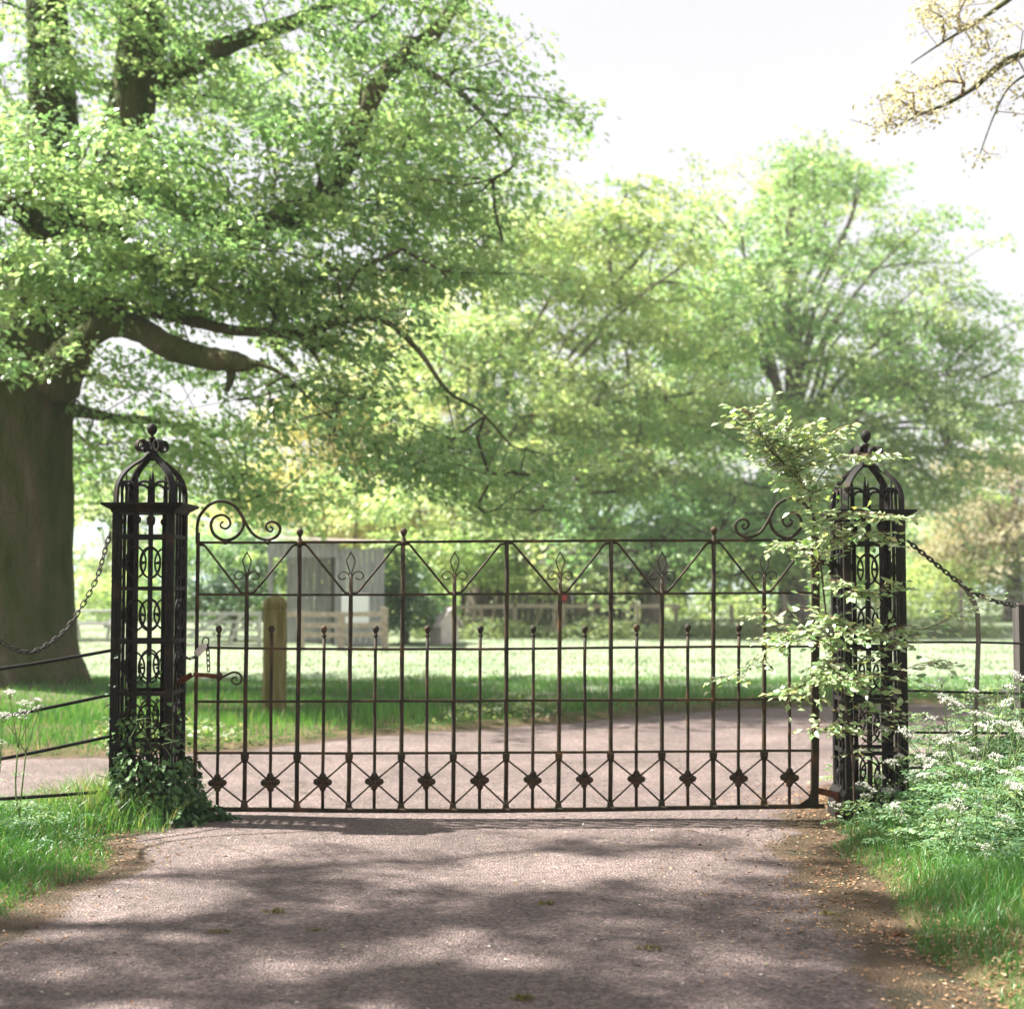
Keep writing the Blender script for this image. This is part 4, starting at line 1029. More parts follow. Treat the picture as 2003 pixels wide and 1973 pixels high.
# ---------------------------------------------------------------- park railings either side
fl = thing('estate_railing', S(-150, 1600, 7.5), 'low iron estate railing with four sloping bars running from the ivied pillar', 'railing')
for (x0, y0), (x1, y1) in (((0, 1308), (222, 1271)), ((0, 1402), (222, 1357)), ((0, 1484), (222, 1438)), ((0, 1562), (222, 1546))):
    sl = (y1 - y0) / (x1 - x0)
    a = S(-260, y0 + sl * -260 * .8, 7.45); b = S(x0, y0, 7.9); d = S(x1 - 100, y1 - sl * 100 + 1, 8.2); e = S(x1, y1, 8.5)
    q = catmull([a, b, d, e], 5)
    MB().tube(q, .0098, 7).build('rail', M['iron_dark'], fl, True)
a = S(-255, 1240, 7.46); MB().tube([(a.x, a.y, -0.05), (a.x, a.y, 1.02)], 1.0, flat=(.010, .022), up=(0, 1, 0)).build('post', M['iron_dark'], fl)
fr = thing('estate_railing', S(1908, 1560, 8.52), 'iron estate railing with a bent flat post beyond the leafy pillar', 'railing')
for (x0, y0), (x1, y1), (x2, y2) in (((1770, 1256), (1906, 1256), (2060, 1260)), ((1770, 1350), (1906, 1354), (2060, 1358)), ((1770, 1432), (1906, 1433), (2060, 1434)), ((1770, 1502), (1906, 1498), (2060, 1500))):
    MB().tube(catmull([S(x0, y0, 8.5), S(x1, y1, 8.52), S(x2, y2, 8.62)], 4), .0070, 7).build('rail', M['iron_dark'], fr, True)
MB().tube([S(x, y, 8.5) for x, y in ((1874, 1134), (1890, 1152), (1905, 1176), (1912, 1200), (1914, 1250), (1911, 1330), (1907, 1420), (1905, 1560))], 1.0, flat=(.006, .0125), up=(0, 1, 0)).build('post', M['bark_grey'], fr)
wp = thing('wooden_post', S(2004, 1540, 8.9), 'square dark wooden post at the edge of the picture where the chain ends', 'post')
a = S(2004, 1183, 8.9); gz_ = gz1(a.x, a.y)
MB().box((a.x - .055, a.y - .055, gz_ - .05), (a.x + .055, a.y + .055, a.z)).build('shaft', M['dark_wood'], wp)
MB().frustum((a.x, a.y), a.z, a.z + .012, .060, .054).build('cap', M['dark_wood'], wp)

# ---------------------------------------------------------------- oak gatepost on the lawn
og = Gd(536, 1402)
op = thing('wooden_post', (og.x, og.y, gz1(og.x, og.y)), 'stout mossy wooden gatepost standing alone on the lawn', 'post')
gzp = gz1(og.x, og.y)
PW = 0.112
m = MB()
lev = [(-.1, 1.0, 0), (.15, 1.02, 0), (.5, 0.99, .003), (.8, 1.0, .002), (1.06, .985, .0), (1.075, .93, 0), (1.09, 1.0, 0), (1.14, 1.0, 0), (1.185, .80, 0), (1.21, .4, 0), (1.215, .05, 0)]
vs_ = []; fs_ = []
ang = math.radians(16)
for z, s, off in lev:
    for k in range(12):
        a = 2 * math.pi * k / 12 + math.pi / 12
        # rounded square
        ca, sa = math.cos(a), math.sin(a)
        r = PW * s / max(abs(ca), abs(sa)); r = min(r, PW * s * 1.38)
        x, y = r * ca, r * sa
        vs_.append((og.x + off + x * math.cos(ang) - y * math.sin(ang), og.y + x * math.sin(ang) + y * math.cos(ang), gzp + z))
for i in range(len(lev) - 1):
    for k in range(12):
        k2 = (k + 1) % 12
        fs_.append((i*12+k, i*12+k2, (i+1)*12+k2, (i+1)*12+k))
m.add(vs_, fs_); m.build('shaft', M['oak_post'], op)
a = S(575, 1300, 14.9)
MB().tube(catmull([S(560, 1310, og.y), S(470, 1322, og.y + 1), S(380, 1326, og.y + 2)], 6), .004, 5).build('wire', M['wire'], op, True)

# ---------------------------------------------------------------- shed, gate and fences across the meadow
SY = 31.0
sg = Gd(640, 1268)
sh = thing('shed', (S(640, 1268, SY).x, SY, 0), 'weathered grey board shed with an open bay and rusty roof', 'shed')
def X_(px, Y=SY): return S(px, 1200, Y).x
def Z_(py, Y=SY): return S(1000, py, Y).z
rr = random.Random(8)
# front wall boards on the closed half
x = X_(654)
while x < X_(742):
    w = 0.135 + rr.uniform(-.015, .015)
    MB().box((x + .004, SY - .02 + rr.uniform(-.006, .006), -0.02), (x + w - .004, SY + .008, Z_(1072) + rr.uniform(-.01, .01))).build('board', M['old_wood'], sh)
    x += w
# boards of the bay's back wall
x = X_(560, SY + 1.3)
while x < X_(660, SY + 1.3):
    w = 0.16 + rr.uniform(-.02, .02)
    MB().box((x + .004, SY + 1.28 + rr.uniform(-.006, .006), -.02), (x + w - .004, SY + 1.30, Z_(1085, SY + 1.3))).build('board', M['old_wood'], sh)
    x += w
# fascia boards over the open bay
x = X_(522)
while x < X_(650):
    w = 0.14 + rr.uniform(-.015, .015)
    MB().box((x + .004, SY - .05 + rr.uniform(-.006, .006), Z_(1090)), (x + w - .004, SY - .025, Z_(1062) + rr.uniform(-.01, .01))).build('board', M['old_wood'], sh)
    x += w
# side walls, posts
MB().box((X_(740), SY + .01, -.02), (X_(740) + .03, SY + 1.30, Z_(1072))).build('side_wall', M['old_wood'], sh)
MB().box((X_(648), SY + .01, -.02), (X_(648) + .03, SY + 1.26, Z_(1080))).build('side_wall', M['dark_wood'], sh)
MB().box((X_(524), SY - .02, -.02), (X_(524) + .09, SY + .07, Z_(1068))).build('corner_post', M['old_wood'], sh)
# corrugated roof sloping up towards the back
m = MB(); rn = 90
xa, xb = X_(514), X_(752)
for j, (yy, zz) in enumerate(((SY - .22, Z_(1062)), (SY + 1.55, Z_(1062) + .10))):
    for i in range(rn + 1):
        m.v.append((xa + (xb - xa) * i / rn, yy, zz + .006 * math.cos(i * math.pi) + .10 * (1 - i / rn)))
for i in range(rn): m.f.append((i, i + 1, rn + 2 + i, rn + 1 + i))
m.build('roof', M['roof_tin'], sh)
MB().box((X_(668), SY - .055, Z_(1222)), (X_(722), SY - .03, Z_(1160))).build('white_panel', M['white_panel'], sh)

def five_bar(px0, px1, Y, ytop, ybot, label, mat):
    t = thing('field_gate', (S((px0 + px1) / 2, 1260, Y).x, Y, 0), label, 'gate')
    xa, xb = S(px0, 1200, Y).x, S(px1, 1200, Y).x; za, zb = S(0, ytop, Y).z, S(0, ybot, Y).z
    for i, f in enumerate((0, .26, .5, .72, .96)):
        z = za + (zb - za) * f; hgt = .055 if i == 0 else .04
        MB().box((xa, Y - .02, z - hgt), (xb, Y + .02, z + hgt * .3)).build('bar', mat, t)
    for xx in (xa, xb - .07, ):
        MB().box((xx, Y - .045, zb - .05), (xx + .07, Y - .022, za + .03)).build('stile', mat, t)
    MB().bar((xa + .06, Y - .05, zb), ((xa + xb) / 2 + .25, Y - .05, za - .04), .07, .02).build('brace', mat, t)
    MB().bar(((xa + xb) / 2 + .3, Y - .055, zb), (xb - .4, Y - .055, za - .05), .06, .02).build('brace', mat, t)
    return t
five_bar(330, 512, 29.5, 1198, 1262, 'silvered five bar field gate standing before the dark bush', M['gate_wood'])

def rail_fence(posts, rails, Y, label, mat, pw=.10, name='rail_fence', dy=0.0):
    """posts: (px, ytop); rails: list of (x0,y0,x1,y1)"""
    t = thing(name, (S(posts[0][0], 1250, Y).x, Y, 0), label, 'fence')
    for i, (px, yt) in enumerate(posts):
        x = S(px, 1200, Y).x; z = S(px, yt, Y).z
        r_ = random.Random(i * 7 + int(px))
        l = r_.uniform(-.05, .05)
        MB().add([(x-pw/2,Y-pw/2,-.05),(x+pw/2,Y-pw/2,-.05),(x+pw/2,Y+pw/2,-.05),(x-pw/2,Y+pw/2,-.05),(x-pw/2+l,Y-pw/2,z),(x+pw/2+l,Y-pw/2,z-.02),(x+pw/2+l,Y+pw/2,z-.02),(x-pw/2+l,Y+pw/2,z)],
                 [(3,2,1,0),(4,5,6,7),(0,1,5,4),(1,2,6,5),(2,3,7,6),(3,0,4,7)]).build('post', mat, t)
    for x0, y0, x1, y1 in rails:
        a, b = S(x0, y0, Y - pw / 2 - .02), S(x1, y1, Y - pw / 2 - .02)
        mid = a.lerp(b, .5) + Vector((0, 0, -.012))
        MB().tube([a, mid, b], 1.0, flat=(.018, .045), up=(0, 1, 0)).build('rail', mat, t)
    return t
rail_fence([(590, 1192), (754, 1186), (668, 1200)], [(560, 1201, 754, 1200), (590, 1222, 754, 1221), (592, 1241, 754, 1240)], 29.2, 'pale three rail wooden fence in front of the shed', M['pale_wood'], .13)
rail_fence([(925, 1182), (943, 1184), (1007, 1186), (1085, 1185), (1102, 1180), (1157, 1186), (1229, 1190), (1247, 1176)], [(845, 1187, 1010, 1185), (1005, 1184, 1160, 1185), (1155, 1185, 1330, 1184)], 35.5, 'single top rail fence on thin pale stakes along the far side of the meadow', M['pale_wood'], .085)
wf = rail_fence([(1434, 1182), (1537, 1158), (1700, 1160), (1880, 1150), (1320, 1182)], [], 37.0, 'wire stock fence on slim posts continuing from the end of the rail fence', M['pale_wood'], .09, 'wire_fence')
for k, yy in enumerate((1172, 1188, 1204, 1220)):
    pts = [S(px, yy + dy, 37.0 - .06) for px, dy in ((1320, 12), (1434, 8), (1537, -6), (1700, -8), (1880, -12), (2040, -14))]
    MB().tube(pts, .010, 4).build('wire', M['wire'], wf)
for i in range(60):
    px = 1325 + i * 12
    o_ = MB().tube([S(px, np.interp(px, [1320, 1537, 2040], [1184, 1168, 1158]), 36.94), S(px, np.interp(px, [1320, 1537, 2040], [1238, 1226, 1216]), 36.94)], .006, 3).build('wire', M['wire'], wf)
# leaning poles propped behind the rail
for lab, p0, p1 in (('thin pale pole leaning behind the rail fence near the stable door', (1040, 1250), (1068, 1160)), ('thin reddish pole leaning against the rail fence below the red bucket', (1078, 1250), (1092, 1150)), ('slim pole leaning behind the first stakes of the rail fence', (957, 1250), (972, 1162))):
    a, b = S(*p0, 36.0), S(*p1, 36.6)
    t = thing('pole', a, lab, 'pole'); a.z = -.03
    MB().tube([a, b], [.045, .03], 7).build('shaft', M['pale_wood'], t, True)
# low timber stable behind the fence
st = thing('stable', (S(1040, 1220, 46).x, 46, 0), 'low dark timber stable behind the rail fence under the trees', 'stable')
x = S(900, 1200, 46).x; x1 = S(1235, 1200, 46).x
while x < x1:
    w = .2 + rr.uniform(-.02, .02)
    MB().box((x + .005, 46 + rr.uniform(-.01, .01), -.02), (x + w - .005, 46.03, S(0, 1118, 46).z)).build('board', M['dark_wood'], st)
    x += w
MB().add([(S(890, 0, 46).x, 45.7, S(0, 1118, 46).z), (x1 + .2, 45.7, S(0, 1118, 46).z), (x1 + .2, 48.5, S(0, 1118, 46).z + .8), (S(890, 0, 46).x, 48.5, S(0, 1118, 46).z + .8),
          (S(890, 0, 46).x, 45.7, S(0, 1118, 46).z + .06), (x1 + .2, 45.7, S(0, 1118, 46).z + .06), (x1 + .2, 48.5, S(0, 1118, 46).z + .86), (S(890, 0, 46).x, 48.5, S(0, 1118, 46).z + .86)],
         [(3,2,1,0),(4,5,6,7),(0,1,5,4),(1,2,6,5),(2,3,7,6),(3,0,4,7)]).build('roof', M['old_wood'], st)
# red bucket hung on the fence
bk = thing('bucket', S(1103, 1168, 35.6), 'small red bucket hung above the rail fence', 'bucket')
bc = S(1103, 1175, 35.62)
MB().lathe(bc, [(0, 0), (.07, 0), (.10, .20), (.108, .20), (.108, .185)], 12).build('pail', M['red'], bk, True)
MB().tube([bc + Vector((.1 * math.cos(a), 0, .2 + .10 * math.sin(a))) for a in np.linspace(0, math.pi, 9)], .006, 5).build('handle', M['wire'], bk, True)
# the little stone hut
HY = 32.0
hc = Gd(868, 1262); hc = Vector((S(868, 1262, HY).x, HY, 0))
ht = thing('stone_hut', hc, 'tiny gabled stone well house on the sunlit meadow', 'well house')
def hp(a, b, z):   # local: a along front, b along depth, turned
    th = math.radians(-34)
    return (hc.x + a * math.cos(th) + b * math.sin(th), hc.y - a * math.sin(th) + b * math.cos(th), z)
fa, fb, we, wr = .22, .25, .50, .78
MB().add([hp(-fa,-fb,-.05), hp(fa,-fb,-.05), hp(fa,fb,-.05), hp(-fa,fb,-.05), hp(-fa,-fb,we), hp(fa,-fb,we), hp(fa,fb,we), hp(-fa,fb,we), hp(0,-fb,wr), hp(0,fb,wr)],
         [(0,1,5,8,4), (2,3,7,9,6), (1,2,6,5), (3,0,4,7), (4,8,9,7), (8,5,6,9)]).build('wall', M['stone'], ht)
for s in (-1, 1):
    e = .08
    sl = (wr - we) / fa
    def rp(a, b, up): return hp(s * a, b, wr + .015 + up - sl * a)
    MB().add([rp(0, -fb - e, 0), rp(fa + .09, -fb - e, 0), rp(fa + .09, fb + e, 0), rp(0, fb + e, 0), rp(0, -fb - e, .05), rp(fa + .09, -fb - e, .05), rp(fa + .09, fb + e, .05), rp(0, fb + e, .05)],
             [(3,2,1,0),(4,5,6,7),(0,1,5,4),(1,2,6,5),(2,3,7,6),(3,0,4,7)]).build('roof_slab', M['stone'], ht)
# picnic table by the field edge
PYY = 34.0
pc = Vector((S(182, 1255, PYY).x, PYY, 0))
pt = thing('picnic_table', pc, 'grey wooden picnic table in the shade past the great trunk', 'picnic table')
zt_ = .74
for i in range(4): MB().box((pc.x - .75, pc.y - .36 + i * .18, zt_ - .04), (pc.x + .75, pc.y - .36 + i * .18 + .165, zt_)).build('plank', M['gate_wood'], pt)
for s in (-1, 1):
    MB().box((pc.x - .75, pc.y + s * .62 - .12, .41), (pc.x + .75, pc.y + s * .62 + .12, .45)).build('bench', M['gate_wood'], pt)
    for sx in (-1, 1):
        MB().bar((pc.x + sx * .5, pc.y + s * .7, -.02), (pc.x + sx * .5, pc.y + s * .25, zt_ - .045), .09, .04, up=(1, 0, 0)).build('leg', M['gate_wood'], pt)
for sx in (-1, 1): MB().box((pc.x + sx * .5 - .07, pc.y - .70, .345), (pc.x + sx * .5 - .022, pc.y + .70, .408)).build('crossbeam', M['gate_wood'], pt)

# ---------------------------------------------------------------- grass
def grass(name, label, X, Y, H, Wd, mat, seed, lean=0.45, tint=(0.1, 0.8)):
    rng = np.random.RandomState(seed); n = len(X)
    Z = ground_z(X, Y)
    b = np.stack([X, Y, Z - 0.01], 1)
    az = rng.uniform(0, 2 * np.pi, n); d = np.stack([np.cos(az), np.sin(az), np.zeros(n)], 1)
    la = rng.uniform(0, 2 * np.pi, n); ld = np.stack([np.cos(la), np.sin(la), np.zeros(n)], 1)
    k = rng.uniform(0.15, 1.0, n) * lean
    up = np.array([0, 0, 1.0])
    mid = b + up * (H * 0.55)[:, None] + ld * (H * k * 0.3)[:, None]
    tip = b + up * (H * np.sqrt(np.clip(1 - (k * .75) ** 2, .1, 1)))[:, None] + ld * (H * k)[:, None]
    w = (Wd / 2)[:, None]
    V = np.stack([b - d * w, b + d * w, mid - d * w * .8, mid + d * w * .8, tip], 1).reshape(-1, 3)
    o = np.arange(n)[:, None] * 5
    F = np.concatenate([o + np.array([[0, 1, 3]]), o + np.array([[0, 3, 2]]), o + np.array([[2, 3, 4]])], 1).reshape(-1, 3)
    patch = 0.5 + 0.35 * vnoise(X * 2.2, Y * 2.2, seed + 5)
    t = np.clip(tint[0] + (tint[1] - tint[0]) * np.clip(patch + rng.normal(0, .25, n), 0, 1), 0, 1)
    t = np.where(rng.uniform(0, 1, n) < 0.04, 1.0, t)
    g = np_obj(name, np_mesh(name, V, F, M[mat], False, np.repeat(t, 5)))
    g['kind'] = 'stuff'; g['label'] = label
    return g
rng = np.random.RandomState(101)
def scatter(n, x0, x1, y0, y1, smin, fn=None):
    X = rng.uniform(x0, x1, n); Y = rng.uniform(y0, y1, n)
    s = road_sdf(X, Y); k = s > smin
    if fn is not None: k &= fn(X, Y, s)
    return X[k], Y[k], s[k]
# verge on the ivied side
X, Y, s = scatter(72000, -4.6, -1.6, 5.0, 9.0, -0.03, lambda X, Y, s: rng.uniform(0, 1, len(X)) < 0.45 + 0.55 * smooth01(s, -0.03, 0.12))
H = (0.042 + 0.070 * smooth01(s, 0.05, 0.6)) * rng.uniform(0.55, 1.35, len(X)) * (1 + .35 * vnoise(X * 3, Y * 3, 21))
grass('verge_grass', 'lush green grass verge below the chained railing', X, Y, np.maximum(H, .02), rng.uniform(.0025, .005, len(X)), 'grass', 1, .95)
# verge on the other side
X, Y, s = scatter(100000, 1.4, 4.2, 3.6, 9.8, -0.02, lambda X, Y, s: (X < 0.5 + Y * .40) & (rng.uniform(0, 1, len(X)) < 0.5 + 0.5 * smooth01(s, -0.05, 0.08)))
H = (0.042 + 0.050 * smooth01(s, 0.02, 0.4)) * rng.uniform(0.55, 1.35, len(X)) * (1 + .35 * vnoise(X * 3, Y * 3, 22))
grass('verge_grass', 'bright fine grass verge running under the cow parsley', X, Y, np.maximum(H, .02), rng.uniform(.0025, .0045, len(X)), 'grass', 2, .95)
# lawn beyond the lane
X, Y, s = scatter(100000, -8.5, 8.5, 10.5, 20.5, 0.02, lambda X, Y, s: (np.abs(X) < 0.40 * Y + .3) & (Y > 11) & ((X > -6.9) | (np.hypot(X - BX, Y - by) > 1.05)))
H = (.04 + .07 * smooth01(s, 0.05, .8)) * rng.uniform(.6, 1.4, len(X)) * (1 + .4 * vnoise(X * 1.6, Y * 1.6, 23)) * (1 - .45 * smooth01(Y, 15, 20))
grass('lawn_grass', 'shaded green lawn beyond the lane round the old post', X, Y, np.maximum(H, .02), rng.uniform(.005, .011, len(X)), 'grass', 3, .5, (.2, .9))
# meadow
X, Y, s = scatter(80000, -18, 18, 18.5, 44, 0.1, lambda X, Y, s: (np.abs(X) < 0.38 * Y + .5) & (np.hypot(X - BX, Y - by) > 1.1))
H = .045 * rng.uniform(.5, 1.6, len(X)) * (1 - smooth01(Y, 18, 30) * .2)
grass('meadow_grass', 'close cropped pale meadow between the lawn and the far fence', X, Y, H, rng.uniform(.012, .026, len(X)), 'meadow_grass', 4, .7, (.15, 1.0))
# tussocks of weeds along the far fence
X, Y, s = scatter(26000, -6, 12, 33.6, 37.6, 0.1, lambda X, Y, s: (Y > 34.2 + .5 * np.sin(X * 2) + np.where(X > 4, .1 * (X - 4) + 0.8, 0)) & (X > -2.4))
P = np.stack([X, Y, rng.uniform(0.02, 0.62, len(X)) * (0.65 + .35 * vnoise(X * 2.1, Y * 2.1, 31)) + .0], 1)
V, F = leaf_verts(P, np.stack([rng.normal(0, 1, len(X)), rng.normal(0, 1, len(X)), rng.normal(0, .4, len(X))], 1), np.array([0, 0, 1.0]) + rng.normal(0, .5, (len(X), 3)), rng.uniform(.07, .15, len(X)), rng.uniform(.04, .08, len(X)))
o = np_obj('fence_weeds', np_mesh('fence_weeds', V, F, M['nettle'], False, np.repeat(np.clip(rng.normal(.5, .25, len(X)), 0, 1), 4)))
o['kind'] = 'stuff'; o['label'] = 'pale nettles and weeds growing along the far rail fence'
# leafy weeds by the lane edge, near the old post
X, Y, s = scatter(9000, -6, 0.5, 11.5, 15.5, 0.05, lambda X, Y, s: (s < 1.2) & (vnoise(X * 2, Y * 2, 33) > .15))
P = np.stack([X, Y, ground_z(X, Y) + rng.uniform(0.02, .16, len(X))], 1)
V, F = leaf_verts(P, rng.normal(0, 1, (len(X), 3)) * [1, 1, .4], np.array([0, 0, 1.0]) + rng.normal(0, .4, (len(X), 3)), rng.uniform(.03, .07, len(X)), rng.uniform(.02, .04, len(X)))
o = np_obj('lawn_weeds', np_mesh('lawn_weeds', V, F, M['nettle'], False, np.repeat(np.clip(rng.normal(.55, .25, len(X)), 0, 1), 4)))
o['kind'] = 'stuff'; o['label'] = 'pale broad leaved weeds along the edge of the lawn by the lane'

# ---------------------------------------------------------------- litter on the drive
def litter(name, label, X, Y, size, mat, seed, z=0.004):
    r = np.random.RandomState(seed); n = len(X)
    s = road_sdf(X, Y)
    Z = np.maximum(ground_z(X, Y, s), 0.0) + z
    P = np.stack([X, Y, Z], 1)
    V, F = leaf_verts(P, r.normal(0, 1, (n, 3)) * [1, 1, .15], np.array([0, 0, 1.0]) + r.normal(0, .35, (n, 3)), size * r.uniform(.5, 1.4, n), size * r.uniform(.35, .9, n), .5)
    V[:, 2] = np.maximum(V[:, 2], np.repeat(Z, 4))
    o = np_obj(name, np_mesh(name, V, F, M[mat], False, np.repeat(np.clip(r.normal(.5, .3, n), 0, 1), 4)))
    o['kind'] = 'stuff'; o['label'] = label
    return o
n = 60000
X = rng.uniform(-2.6, 2.6, n); Y = rng.uniform(4.2, 10.2, n); s = road_sdf(X, Y)
right = X > 0
reach = np.where(right, .50, .30)
prob = np.exp(-np.clip(-s, 0, 5) / (reach * .5)) * np.where(s > .35, 0, 1) * (0.35 + 0.65 * (vnoise(X * 2.4, Y * 2.4, 41) > -.1)) * np.where(right, 1, .55)
prob = np.maximum(prob, .006)
k = (rng.uniform(0, 1, n) < prob)
litter('leaf_litter', 'tan bud husks and dead leaves drifted along the edges of the drive', X[k], Y[k], 0.021, 'litter', 5)
n = 260
X = rng.uniform(-2.1, 1.8, n); Y = rng.uniform(4.3, 8.4, n); k = road_sdf(X, Y) < 0
litter('petal_litter', 'scattered pale petals and scraps lying on the tarmac', X[k], Y[k], 0.020, 'pale_litter', 6)
# bigger scraps: twigs
tb = MB()
for i in range(22):
    x, y = rng.uniform(-1.9, 1.7), rng.uniform(4.4, 8.4)
    if i < 18: x, y = rng.uniform(1.0, 1.8), rng.uniform(7.4, 8.3)
    a = rng.uniform(0, 6.28); L = rng.uniform(.03, .09) * (1.4 if i < 18 else .7)
    p = Vector((x, y, .009)); d = Vector((math.cos(a), math.sin(a), 0)); e = Vector((-d.y, d.x, 0))
    tb.tube([p, p + d * L * .5 + e * L * rng.uniform(-.15, .15) + Vector((0, 0, .006)), p + d * L], [.0026, .0022, .0012], 5)
o = tb.build('twig_litter', M['twig'], None, True); o['kind'] = 'stuff'; o['label'] = 'broken twigs lying on the drive'
# tufts of moss
for i, (px, py, lab) in enumerate([(535, 1787, 'dark moss tuft on the tarmac left of the drive centre'), (427, 1826, 'small yellow moss tuft nearest the ivied verge'), (1268, 1857, 'moss clump on the tarmac in front of the gate hinge side'),
                                   (1062, 1770, 'moss tuft near the middle of the drive'), (1625, 1790, 'green moss tuft beside the littered margin'), (1020, 1955, 'brown moss clump at the very front of the drive'), (1755, 1830, 'heap of bark scraps on the dirt margin'), (618, 1823, 'olive moss tuft between two sunlit bands')]):
    g = Gd(px, py)
    r = random.Random(i)
    t = MB()
    for j in range(26):
        a = r.uniform(0, 6.28); d = r.uniform(0, .03)
        p = g + Vector((d * 1.6 * math.cos(a), d * math.sin(a), .004))
        t.tube([p, p + Vector((r.uniform(-.014, .014), r.uniform(-.014, .014), r.uniform(.006, .02)))], [.0045, .001], 4)
    o = t.build('moss_tuft', M['oak_post'] if i != 6 else M['litter'], None); tag(o, lab, 'moss', 'moss tufts on the drive')

# ---------------------------------------------------------------- ivy round the foot of the first pillar
def polygon_leaf(outline, name, mat, tint, bend=.12):
    """leaf from a half outline [(x,z)] mirrored; lies in XZ, tip towards +Z, folded on its midrib"""
    V = []; F = []
    n = len(outline)
    zmax = outline[-1][1]
    for x, z in outline: V.append((0, -bend * z * z / zmax, z))
    for sgn in (1, -1):
        for x, z in outline: V.append((sgn * x, -bend * z * z / zmax + .22 * x, z))
    for i in range(n - 1):
        F.append((i, n + i, n + i + 1, i + 1)); F.append((i, i + 1, 2 * n + i + 1, 2 * n + i))
    me = bpy.data.meshes.new(name); me.from_pydata(V, [], F); me.materials.append(mat)
    a = me.attributes.new('tint', 'FLOAT', 'POINT'); a.data.foreach_set('value', [tint] * len(V))
    me.validate(); me.update(); return me
IVY = [(0.0005, 0), (.016, -.006), (.022, .008), (.014, .018), (.018, .028), (.008, .034), (.0005, .048)]
ivy_me = [polygon_leaf(IVY, 'leaf', M['ivy_leaf'], tv) for tv in (.15, .35, .6, .9)]
BEE = [(0.0004, 0), (.007, .006), (.0155, .018), (.0185, .030), (.0165, .042), (.010, .053), (.0004, .062)]
bee_me = [polygon_leaf(BEE, 'leaf', M['sapling_leaf'], tv, .16) for tv in (.1, .35, .55, .75, .9)]

def frame_from(direc, normal):
    d = Vector(direc).normalized(); nrm = Vector(normal); nrm = (nrm - d * nrm.dot(d))
    if nrm.length < 1e-4: nrm = d.orthogonal()
    nrm.normalize(); x = nrm.cross(d)   # leaf: tip +Z = d, face -Y..; y axis = -nrm so the upper side faces the normal
    Mx = Matrix((x, -nrm, d)).transposed()
    return Mx

def place_leaf(t, me, pos, direc, normal, scale, name='leaf'):
    o = bpy.data.objects.new(name, me); put(o, t)
    Mx = frame_from(direc, normal).to_4x4()
    Mx = Matrix.Translation(Vector(pos) - ORG[t.name]) @ Mx @ Matrix.Scale(scale, 4)
    o.matrix_local = Mx
    return o

def leaf_stuff(t, items, outline_len, ratio, mat, name='foliage'):
    """items: (pos, dir, normal, scale, tint) -> one joined mesh of simple leaves"""
    P = np.array([i[0] for i in items]) - np.array(ORG[t.name]); Dd = np.array([i[1] for i in items]); Nn = np.array([i[2] for i in items])
    L = np.array([i[3] for i in items]) * outline_len
    V, F = leaf_verts(P, Dd, Nn, L, L * ratio)
    o = np_obj(name, np_mesh(name, V, F, M[mat], False, np.repeat([i[4] for i in items], 4)), t); o['kind'] = 'stuff'
    return o

r_ = random.Random(77)
pcx, pcy = p_left.location.x, p_left.location.y
iv = thing('ivy', (pcx, pcy - .2, gz1(pcx, pcy)), 'dark ivy heaped round the foot of the pillar and climbing its bars', 'ivy')
items = []
def ivy_env(z):
    # half width of the heap at height z
    return 0.188 + 0.15 * math.exp(-z / .15)
while len(items) < 3000:
    z = r_.random() ** 1.75 * 1.02
    a = r_.uniform(0, 2 * math.pi)
    e = ivy_env(z)
    ox = e * math.copysign(min(1, abs(math.cos(a)) * 1.25), math.cos(a)); oy = e * math.copysign(min(1, abs(math.sin(a)) * 1.25), math.sin(a))
    if z > .38:                                   # climbs higher on one side only
        if r_.random() < (.35 + .6 * smooth01(np.array(z), .38, .9)): continue
        if ox > .1 and r_.random() < .75: continue
    shr = r_.uniform(.86, 1.06)
    p = Vector((pcx + ox * shr + (.06 if z < .4 else 0), pcy + oy * shr - (.05 if z < .4 else 0), gz1(pcx, pcy) + z))
    outw = Vector((ox, oy, 0)).normalized()
    nrm = outw + Vector((r_.gauss(0, .45), r_.gauss(0, .45), r_.uniform(.1, .9)))
    d = Vector((r_.gauss(0, .6), r_.gauss(0, .6), -r_.uniform(.1, 1))) + outw * .3
    items.append((p, d, nrm, r_.uniform(.42, .92), min(1, max(0, r_.gauss(.55, .32)))))
# trailing along the stile and ground
for i in range(420):
    f = r_.random()
    p = Vector((pcx + .18 + f * .42, pcy - .05 - .25 * r_.random() * (1 - f), gz1(pcx, pcy) + (.34 * (1 - f) ** 1.4) * r_.random() + .01))
    items.append((p, (r_.gauss(0, 1), r_.gauss(-.3, 1), r_.gauss(-.3, .5)), (r_.gauss(0, .4), -.5 + r_.gauss(0, .4), 1), r_.uniform(.5, 1.0), min(1, max(0, r_.gauss(.5, .25)))))
vis = sorted(range(len(items)), key=lambda i: items[i][0].y - .3 * items[i][3])
big = set(vis[:280])
for i in vis[:280]:
    p, d, nrm, s_, tv = items[i]
    place_leaf(iv, ivy_me[min(3, int(tv * 4))], p, d, nrm, s_)
leaf_stuff(iv, [items[i] for i in vis[280:]], .048, .85, 'ivy_leaf')
sb_ = MB()
for k in range(16):
    a = r_.uniform(0, 6.28); z1 = r_.uniform(.3, 1.0)
    q = [Vector((pcx + ivy_env(z) * .9 * math.cos(a + z * r_.uniform(-.3, .3)), pcy + ivy_env(z) * .9 * math.sin(a), gz1(pcx, pcy) + z)) for z in np.linspace(0, z1, 7)]
    sb_.tube(q, [.006, .006, .005, .005, .004, .003, .002], 5)
o = sb_.build('stem', M['twig'], iv, True)
